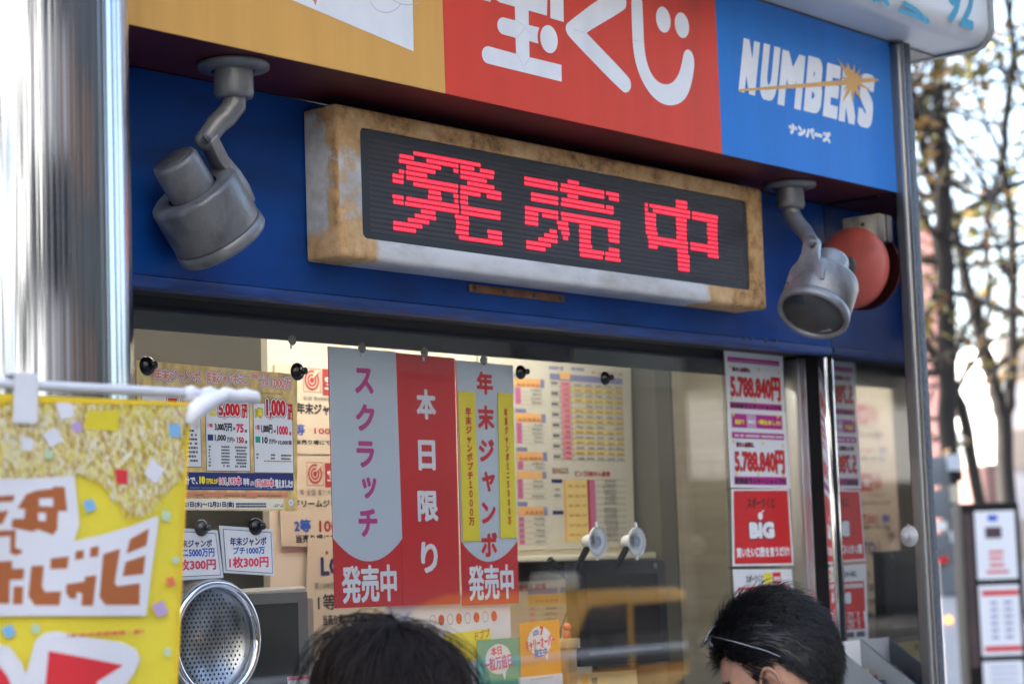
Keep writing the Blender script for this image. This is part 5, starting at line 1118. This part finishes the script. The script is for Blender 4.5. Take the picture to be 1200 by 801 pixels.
# roadside post with grey boards and an amber lamp
TS = 13.5; sp_ = thing('signal_post', 'white roadside post with grey boards and a glowing amber lamp beside the booth end', 'sign', att(1110, 800, TS)); sp_.location.z = 0
gbd = M('grey board back', (.13, .15, .165), .5, var=.1); 
b = MB(); obox(b, 1099, 1121, TS, 0, zpx(697, TS), .10); b.build('post', M('white post paint', (.55, .56, .57), .5, var=.06), sp_)
for x0, y0, x1, y1, mm in ((1086, 532, 1117, 566, gbd), (1086, 571, 1116, 604, gbd), (1090, 622, 1120, 655, gbd), (1098, 657, 1127, 696, gbd)):
    b = MB(); obox(b, x0, x1, TS, zpx(y1, TS), zpx(y0, TS), .05, 0, -.02); b.build('grey_board', mm, sp_, bevel=.01)
for x0, y0, x1, y1, mm, nm in ((1114, 530, 1131, 549, M('pale sign face', (.5, .54, .58), .5), 'white_plate'), (1115, 566, 1126, 587, M('cream box', (.48, .44, .33), .5), 'cream_plate'), (1094, 609, 1109, 618.5, M('white label', (.75, .76, .74), .5), 'white_label'), (1098, 650, 1108, 657, inkred, 'red_label'), (1118, 550, 1131, 562, black, 'dark_bracket'), (1113, 620, 1128, 634, MATS['pale sign face'], 'white_plate')):
    b = MB(); obox(b, x0, x1, TS, zpx(y1, TS), zpx(y0, TS), .03, 0, -.055); b.build(nm, mm, sp_)
b = MB(); obox(b, 1112, 1117, TS, zpx(697, TS), zpx(532, TS), .03, 0, .04); b.build('upright', gbd, sp_)
v = att(1110, 725.5, TS); b = MB(); b.lathe([(.028, .0), (.028, .02), (.020, .035), (.001, .04)], v-E2*.02, -E2, 24); b.build('amber_lamp', M('amber lamp', (.9, .35, .06), .4, var=0, emit=(1, .28, .06), estr=.7), sp_)

# ------------------------------------------------------------------ people
skin = M('skin', (.40, .205, .135), .55, var=.12, scale=45, bump=.12, bscale=260)
hairm = M('black hair', (.006, .0055, .006), .36, 0, .5, var=.3, scale=60)
hairb = M('brown black hair', (.015, .0095, .0078), .42, 0, .25, var=.3, scale=60)
def remesh(bparts, name, mat, parent, vox, smooth=6, extra=None):
    o = bparts.build(name, mat, None); m1 = o.modifiers.new('join', 'REMESH'); m1.mode = 'VOXEL'; m1.voxel_size = vox; m1.use_smooth_shade = True
    m2 = o.modifiers.new('soften', 'SMOOTH'); m2.factor = .5; m2.iterations = smooth
    dg = bpy.context.evaluated_depsgraph_get(); me = bpy.data.meshes.new_from_object(o.evaluated_get(dg)); o.modifiers.clear(); o.data = me; me.name = name
    me.polygons.foreach_set('use_smooth', [True]*len(me.polygons))
    return adopt(o, parent)
def cap_(b, pts, rad, seg=14):
    b.tube(pts, rad, seg); b.ball(pts[0], rad[0], seg=seg); b.ball(pts[-1], rad[-1], seg=seg)
def headpt(d):
    x, y, z = d.x*.0755, d.y*.0965, d.z*.113
    if z < 0:
        t = min(1, -z/.113); x *= 1-.30*t*t
        if y < 0: y *= 1-.45*t
        else: y *= 1-.10*t*t
    y2 = y
    if y > 0:
        g = lambda a, b_: math.exp(-(a*a+b_*b_))
        y2 += .021*g(x/.010, (z+.028)/.018)+.006*g(x/.03, (z-.018)/.01)-.009*(g((x-.031)/.015, z/.012)+g((x+.031)/.015, z/.012))+.005*g(x/.02, (z+.066)/.010)+.008*g(x/.02, (z+.100)/.014)+.004*(g((x-.045)/.02, (z+.03)/.02)+g((x+.045)/.02, (z+.03)/.02))
    return Vector((x, y2, z))
def frame_of(f, u):
    f = f.normalized(); r = f.cross(u).normalized(); u = r.cross(f); return Matrix((r, f, u)).transposed()
def hand(b, wrist, d, side, up):
    """palm with four unequal bent fingers and a thumb from its side"""
    d = d.normalized(); s = d.cross(up).normalized()*side; n = s.cross(d)*side
    pc = wrist+d*.05
    for k in (-.026, -.009, .009, .026): cap_(b, [wrist+s*k*.6+d*.005, pc+s*k+d*.035], [.013, .0115], 8)
    for k, L_ in zip((-.027, -.009, .009, .026), (.062, .076, .080, .070)):
        p0 = pc+s*k+d*.034; p1 = p0+d*L_*.45-n*.008; p2 = p1+d*L_*.30-n*.020; p3 = p2+d*L_*.16-n*.022; cap_(b, [p0, p1, p2, p3], [.0095, .0088, .008, .0068], 8)
    t0 = wrist+d*.022+s*.026; cap_(b, [t0, t0+d*.026+s*.024-n*.008, t0+d*.052+s*.034-n*.016, t0+d*.072+s*.032-n*.024], [.013, .0115, .0105, .008], 8)
def build_person(label, C, f, u, pelvis, jackcol, trousercol, arm_targets, hair_fn, collar=None):
    Mx = frame_of(f, u); t = thing('person', label, 'person', (pelvis.x, pelvis.y, 0))
    W = lambda p: C+Mx @ Vector(p)
    b = MB(); n, m = 40, 64; vs = []; fs = []
    for i in range(n+1):
        th = math.pi*i/n
        for k in range(m):
            a = 2*math.pi*k/m; vs.append(W(headpt(Vector((math.sin(th)*math.cos(a), math.sin(th)*math.sin(a), math.cos(th))))))
    for i in range(n):
        for k in range(m): fs.append((i*m+k, (i+1)*m+k, (i+1)*m+(k+1) % m, i*m+(k+1) % m))
    b.add(vs, fs, 0, True)
    neck = W((0, -.035, -.155)); fwd = Vector((f.x, f.y, 0)).normalized(); rt = fwd.cross(Vector((0, 0, 1)))
    cap_(b, [W((0, -.02, -.07)), neck, neck.lerp(pelvis, .08)], [.052, .056, .062])
    chest = neck.lerp(pelvis, .30); waist = neck.lerp(pelvis, .66)
    for s in (-1, 1):
        sh = neck.lerp(pelvis, .13)+rt*s*.165; el, wr = arm_targets(s, sh, fwd, rt); cap_(b, [neck.lerp(pelvis, .09)+rt*s*.04, sh], [.05, .05]); cap_(b, [sh, el, wr], [.045, .036, .025])
        hand(b, wr, (wr-el).normalized(), s, Vector((0, 0, 1)))
        hp = pelvis+rt*s*.09; kn = hp+Vector((0, 0, -.44))+fwd*.03; ft = Vector((kn.x, kn.y, .075))-fwd*.04; cap_(b, [hp, kn, ft], [.078, .052, .038]); cap_(b, [Vector((ft.x, ft.y, .042))-fwd*.03, Vector((ft.x, ft.y, .036))+fwd*.14], [.038, .032])
    cap_(b, [neck.lerp(pelvis, .1), chest, waist, pelvis], [.085, .13, .115, .125], 18)
    body = remesh(b, 'body', skin, t, .0052, 5)
    bm = bmesh.new(); bm.from_mesh(body.data)
    for s in (-1, 1):                                 # ears: a rimmed shell standing off the head
        nr, na = 10, 36; grid = []
        for i in range(nr+1):
            rr = i/nr; row = []
            for k in range(na):
                an = 2*math.pi*k/na; ey_ = -.0185*math.cos(an)*rr*(1-.25*max(0, -math.sin(an))); ez_ = .033*math.sin(an)*rr
                h = .004*(1-rr*rr)*-1.2 + .0075*math.exp(-((rr-.9)/.12)**2)*(1 if an < 4.4 else .5) + .0045*math.exp(-((rr-.55)/.13)**2)*(max(0, math.cos(an-.9)))
                h += .30*max(0, -ey_-(-.012))+.006
                row.append(bm.verts.new(W((s*(.0700+h), .010+ey_+.12*ez_*-1, -.018+ez_))))
            grid.append(row)
        edge = [bm.verts.new(W((s*.066, .010-.0165*math.cos(2*math.pi*k/na), -.018+.031*math.sin(2*math.pi*k/na)))) for k in range(na)]; grid.append(edge)
        for i in range(len(grid)-1):
            for k in range(na):
                f_ = [grid[i][k], grid[i+1][k], grid[i+1][(k+1) % na], grid[i][(k+1) % na]]
                nf = bm.faces.new(f_ if s < 0 else f_[::-1]); nf.smooth = True
    bm.to_mesh(body.data); bm.free()
    # jacket
    b = MB()
    cap_(b, [neck.lerp(pelvis, .10), neck.lerp(pelvis, .2), chest, waist, pelvis+Vector((0, 0, -.10))], [.075, .125, .155, .145, .16], 20)
    for s in (-1, 1):
        sh = neck.lerp(pelvis, .13)+rt*s*.165; el, wr = arm_targets(s, sh, fwd, rt); cap_(b, [neck.lerp(pelvis, .08)+rt*s*.05, sh], [.062, .068]); cap_(b, [sh, el, wr-(wr-el).normalized()*.015], [.064, .052, .040])
    jk = remesh(b, 'jacket', jackcol, t, .009, 8)
    b = MB(); n_ = 28; axn = (W((0, -.02, -.07))-neck).normalized(); e = (rt-axn*rt.dot(axn)).normalized(); g = axn.cross(e); co = neck+(pelvis-neck)*.045; loops = []
    for rr_, hh in ((.068, -.02), (.066, .010), (.064, .030), (.068, .034), (.075, .012), (.088, -.028)): loops.append([co+e*rr_*math.cos(2*math.pi*i/n_)+g*rr_*1.05*math.sin(2*math.pi*i/n_)+axn*(hh-.012*(math.sin(2*math.pi*i/n_)*1 if (g.dot(fwd) > 0) else -math.sin(2*math.pi*i/n_))) for i in range(n_)])
    ring(b, loops); b.build('collar', collar or jackcol, jk)
    b = MB()
    for s in (-1, 1):
        hp = pelvis+rt*s*.09; kn = hp+Vector((0, 0, -.44))+fwd*.03; ft = Vector((kn.x, kn.y, .10))-fwd*.04; cap_(b, [hp+Vector((0, 0, .06)), kn, ft], [.105, .078, .066])
    remesh(b, 'trousers', trousercol, t, .010, 6)
    for s in (-1, 1):
        kn = pelvis+rt*s*.09+Vector((0, 0, -.44))+fwd*.03; ft = Vector((kn.x, kn.y, 0))-fwd*.04; b = MB(); cap_(b, [ft+Vector((0, 0, .050))-fwd*.035, ft+Vector((0, 0, .048))+fwd*.10, ft+Vector((0, 0, .04))+fwd*.16], [.046, .044, .036]); b.build('shoe', black, t)
    hair_fn(t, body, W, Mx)
    return t, W
def strand(b, pts, r0, r1=.15):
    n = len(pts); b.tube(pts, [r0*(1-(1-r1)*k/(n-1)) for k in range(n)], 3, 0, False)

# man leaning to the window: short hair combed back
def man_region(d, cap=False):
    p = headpt(d)
    if p.y > .06: lim = .052+.012*min(1, abs(p.x)/.06)
    elif p.y > .042: lim = .052-.9*(.06-p.y)
    elif p.y > .020: lim = .036-3.2*(.042-p.y) if not cap else .030
    elif p.y > -.012: lim = .020 if cap else .012
    else: lim = .012-1.5*(-.012-p.y) if p.y > -.05 else -.045-1.2*(-.05-p.y)
    return p.z-max(lim, -.075)
def man_hair(t, body, W, Mx):
    q = random.Random(3); b = MB(); n, m = 44, 72; idx = {}; 
    for i in range(n+1):
        th = math.pi*i/n
        for k in range(m):
            a = 2*math.pi*k/m; d = Vector((math.sin(th)*math.cos(a), math.sin(th)*math.sin(a), math.cos(th))); g = man_region(d, True)
            p = headpt(d); nn = Vector((d.x/.075, d.y/.096, d.z/.113)).normalized(); top = max(0, d.z)
            idx[(i, k)] = (W(p+nn*(min(1, max(0, g)/.03)*(.008+.012*top)-.0015)), g)
    vs = []; fs = []; key = {}
    for i in range(n):
        for k in range(m):
            c = [(i, k), (i+1, k), (i+1, (k+1) % m), (i, (k+1) % m)]
            if all(idx[x][1] > -.003 for x in c):
                f_ = []
                for x in c:
                    if x not in key: key[x] = len(vs); vs.append(idx[x][0])
                    f_.append(key[x])
                fs.append(tuple(f_))
    b.add(vs, fs, 0, True)
    cnt = 0
    while cnt < 9000:
        d = Vector((q.gauss(0, 1), q.gauss(0, 1), q.gauss(.2, 1))).normalized(); g = man_region(d)
        if g < 0 or d.x > .75: continue
        cnt += 1; p = headpt(d); nn = Vector((d.x/.075, d.y/.096, d.z/.113)).normalized(); top = max(0, nn.z)
        flow = Vector((nn.x*.25+q.gauss(0, .16), -1.0 if nn.z > .1 or nn.y > 0 else -.35, -.15-.9*(1-top)+q.gauss(0, .10)))
        flow = (flow-nn*flow.dot(nn)).normalized(); L_ = (.022+.026*top)*q.uniform(.7, 1.2)*min(1, .45+g/.03); lift = (.005+.011*top)*(q.uniform(.45, 1.5) if q.random() < .93 else q.uniform(1.5, 2.4)); pts = []
        pos = p+nn*(.001+.004*top)
        for k in range(5):
            s_ = k/4; dd = pos.normalized(); pts.append(W(pos+nn*(lift*(1-(1-s_)**2)+.007*top*(1 if g > .01 else 0))))
            e = Vector((pos.x/.075**2, pos.y/.096**2, pos.z/.113**2)).normalized(); fl = (flow-e*flow.dot(e)).normalized(); pos = pos+fl*L_/4
        strand(b, pts, q.uniform(.0005, .0009))
    b.build('hair', hairm, t)
    b = MB()
    for s in (-1, 1):
        for i in range(40):
            x = s*q.uniform(.016, .050); z = .019+.004*math.sin((abs(x)-.016)/.034*3)+q.gauss(0, .0018); d = Vector((x/.0755, 0, z/.113)); d.y = math.sqrt(max(.02, 1-d.x*d.x-d.z*d.z)); p = headpt(d)
            strand(b, [W(p+Vector((0, .001, 0))), W(p+Vector((s*.006, .0022, .0015))), W(p+Vector((s*.011, .0005, -.0005)))], .0006)
    b.build('eyebrow', hairm, body)
    b = MB()
    for s in (-1, 1): b.ball(W((s*.031, .066, 0)), .0118, seg=18)
    b.build('eyeball', M('eye white', (.6, .58, .56), .2, var=0), body)
navy = M('navy jacket cloth', (.018, .035, .085), .75, var=.15, scale=60, bump=.1, bscale=300); navyc = M('blue collar cloth', (.03, .075, .19), .7, var=.1, scale=60); dkt = M('dark trouser cloth', (.025, .025, .03), .8, var=.1)
def arms_man(s, sh, fwd, rt): return sh+Vector((0, 0, -.24))+fwd*.10+rt*s*.05, sh+Vector((0, 0, -.30))+fwd*.30-rt*s*.06
CM = att(917, 790, 3.40)
manp, WM = build_person('man with short black hair bending towards the sales window, sunglasses pushed up', CM, Vector((-.38, .86, -.44)), Vector((-.10, .42, .90)), CM+Vector((.06, -.26, -.52)), navy, dkt, arms_man, man_hair, navyc)
# sunglasses resting on his head
sg_ = thing('sunglasses', 'thin metal framed sunglasses pushed up on the head of the man', 'sunglasses', WM((0, .08, .085)))
mtl = M('thin silver wire', (.22, .22, .23), .3, 1, var=0)
for s in (-1, 1):
    ctr = Vector((s*.034, .074, .103)); nrm = Vector((s*.12, .50, .86)).normalized(); ex = Vector((1, 0, 0)); ex = (ex-nrm*ex.dot(nrm)).normalized(); ey = nrm.cross(ex)
    lp = [ctr+ex*.027*math.cos(2*math.pi*i/28)*(1+.06*math.cos(4*math.pi*i/28))+ey*.021*math.sin(2*math.pi*i/28)+Vector((0, .006*(1-math.cos(2*math.pi*i/28)**2)*0, 0)) for i in range(28)]
    b = MB(); b.tube([WM(p) for p in lp+[lp[0]]], .0010, 6); b.build('rim', mtl, sg_)
    b = MB(); b.poly([WM(p) for p in lp]); b.build('lens', glass_mat('sun lens', (.50, .54, .50), .08, 1.5), sg_)
    b = MB(); b.tube([WM(p) for p in ((s*.062, .069, .099), (s*.071, .062, .096), (s*.083, .030, .070), (s*.0885, -.008, .036), (s*.087, -.024, .018))], [.0013, .0013, .0012, .0011, .0009], 6); b.build('temple_arm', mtl, sg_)
b = MB(); b.tube([WM(p) for p in ((-.009, .082, .104), (0, .085, .108), (.009, .082, .104))], .0011, 6); b.build('bridge', mtl, sg_)

# woman seen from behind: dark bobbed hair falling from the crown
def woman_hair(t, body, W, Mx):
    q = random.Random(5); wh = Vector((.0, -.50, .87)).normalized(); e1 = wh.orthogonal().normalized(); e2 = wh.cross(e1); b = MB()
    def surf(th, ph, off):
        d = wh*math.cos(th)+(e1*math.cos(ph)+e2*math.sin(ph))*math.sin(th)
        p = Vector((d.x*.0755, d.y*.0965, d.z*.113)); nn = Vector((d.x/.0755, d.y/.0965, d.z/.113)).normalized()
        return p+nn*off, d
    def keep(ph, th):                                 # leave the face open
        _, d = surf(th, ph, 0); return not (d.y > .62 and d.z < .42)
    n, m = 26, 56; vs = []; fs = []
    for i in range(n+1):
        for k in range(m):
            th = R(118)*i/n; p, d = surf(th, 2*math.pi*k/m, .004+.008*min(1, th)); vs.append(W(p))
    for i in range(3, n):
        for k in range(m):
            if keep(2*math.pi*(k+.5)/m, R(118)*(i+.5)/n): fs.append((i*m+k, (i+1)*m+k, (i+1)*m+(k+1) % m, i*m+(k+1) % m))
    b.add(vs, fs, 0, True)
    down = (Mx.inverted() @ Vector((0, 0, -1)))
    def one(th0, ph, off, L_, wob, r0, lift=0.):
        pts = []; th = th0; pos = None; steps = 11; ds = L_/steps; side = q.gauss(0, wob); ph_ = ph
        for k in range(steps+1):
            if pos is None or th < R(100):
                o = off+.002+.010*min(1, th*1.1)+lift*math.sin(min(1, k/steps)*math.pi)
                pos, d = surf(th, ph_, o); rad = .085+.01; th += ds/.097; ph_ += side*.03+q.gauss(0, wob*.25)*.05
            else:
                dr = (down+Vector((q.gauss(0, .05), q.gauss(0, .05), 0))+Vector((pos.x, pos.y, 0)).normalized()*-.10+Vector((pos.x, pos.y, 0))*lift*8).normalized(); pos = pos+dr*ds
            pts.append(W(pos))
        strand(b, pts, r0, .3)
    for _ in range(1500):                              # locks of strands that run together
        ph = q.uniform(0, 2*math.pi); th0 = abs(q.gauss(0, .5))
        if th0 > 1.6: continue
        if (not keep(ph, th0) or not keep(ph, min(1.7, th0+.9))) and q.random() < .85: continue
        if th0 < .14 and q.random() < .6: continue
        off = q.uniform(.001, .013)+max(0, .006*math.sin(3*ph+1)+.005*math.sin(8*ph))*min(1, th0+.4); L_ = q.uniform(.17, .27); st = q.getstate(); sd0 = q.random()
        for k in range(5):
            q2 = random.Random(sd0); save = q.getstate(); q.setstate(q2.getstate())
            one(th0+.01*k, ph+.018*(k-2)*(1 if th0 < .3 else .6), off+.0012*k, L_*(1-.02*k), .6, .00075); q.setstate(save)
    for _ in range(330): one(abs(q.gauss(.15, .4)), q.uniform(0, 2*math.pi), q.uniform(.010, .020), q.uniform(.12, .26), 2.4, .00055, q.uniform(.004, .030))
    b.build('hair', hairb, t)
    b = MB()
    for s in (-1, 1): b.ball(W((s*.031, .066, 0)), .0118, seg=18)
    b.build('eyeball', MATS['eye white'], body)
coat = M('charcoal coat cloth', (.03, .028, .03), .85, var=.15, scale=60, bump=.1, bscale=300)
def arms_woman(s, sh, fwd, rt): return sh+Vector((0, 0, -.27))-fwd*.02+rt*s*.04, sh+Vector((0, 0, -.49))+fwd*.05+rt*s*.03
CW = att(460, 842, 2.86)
build_person('woman seen from behind with tousled dark hair, standing below the red strips', CW, Vector((.10, .90, -.30)), Vector((0, .30, .95)), CW+Vector((0, -.10, -.54)), coat, dkt, arms_woman, woman_hair)
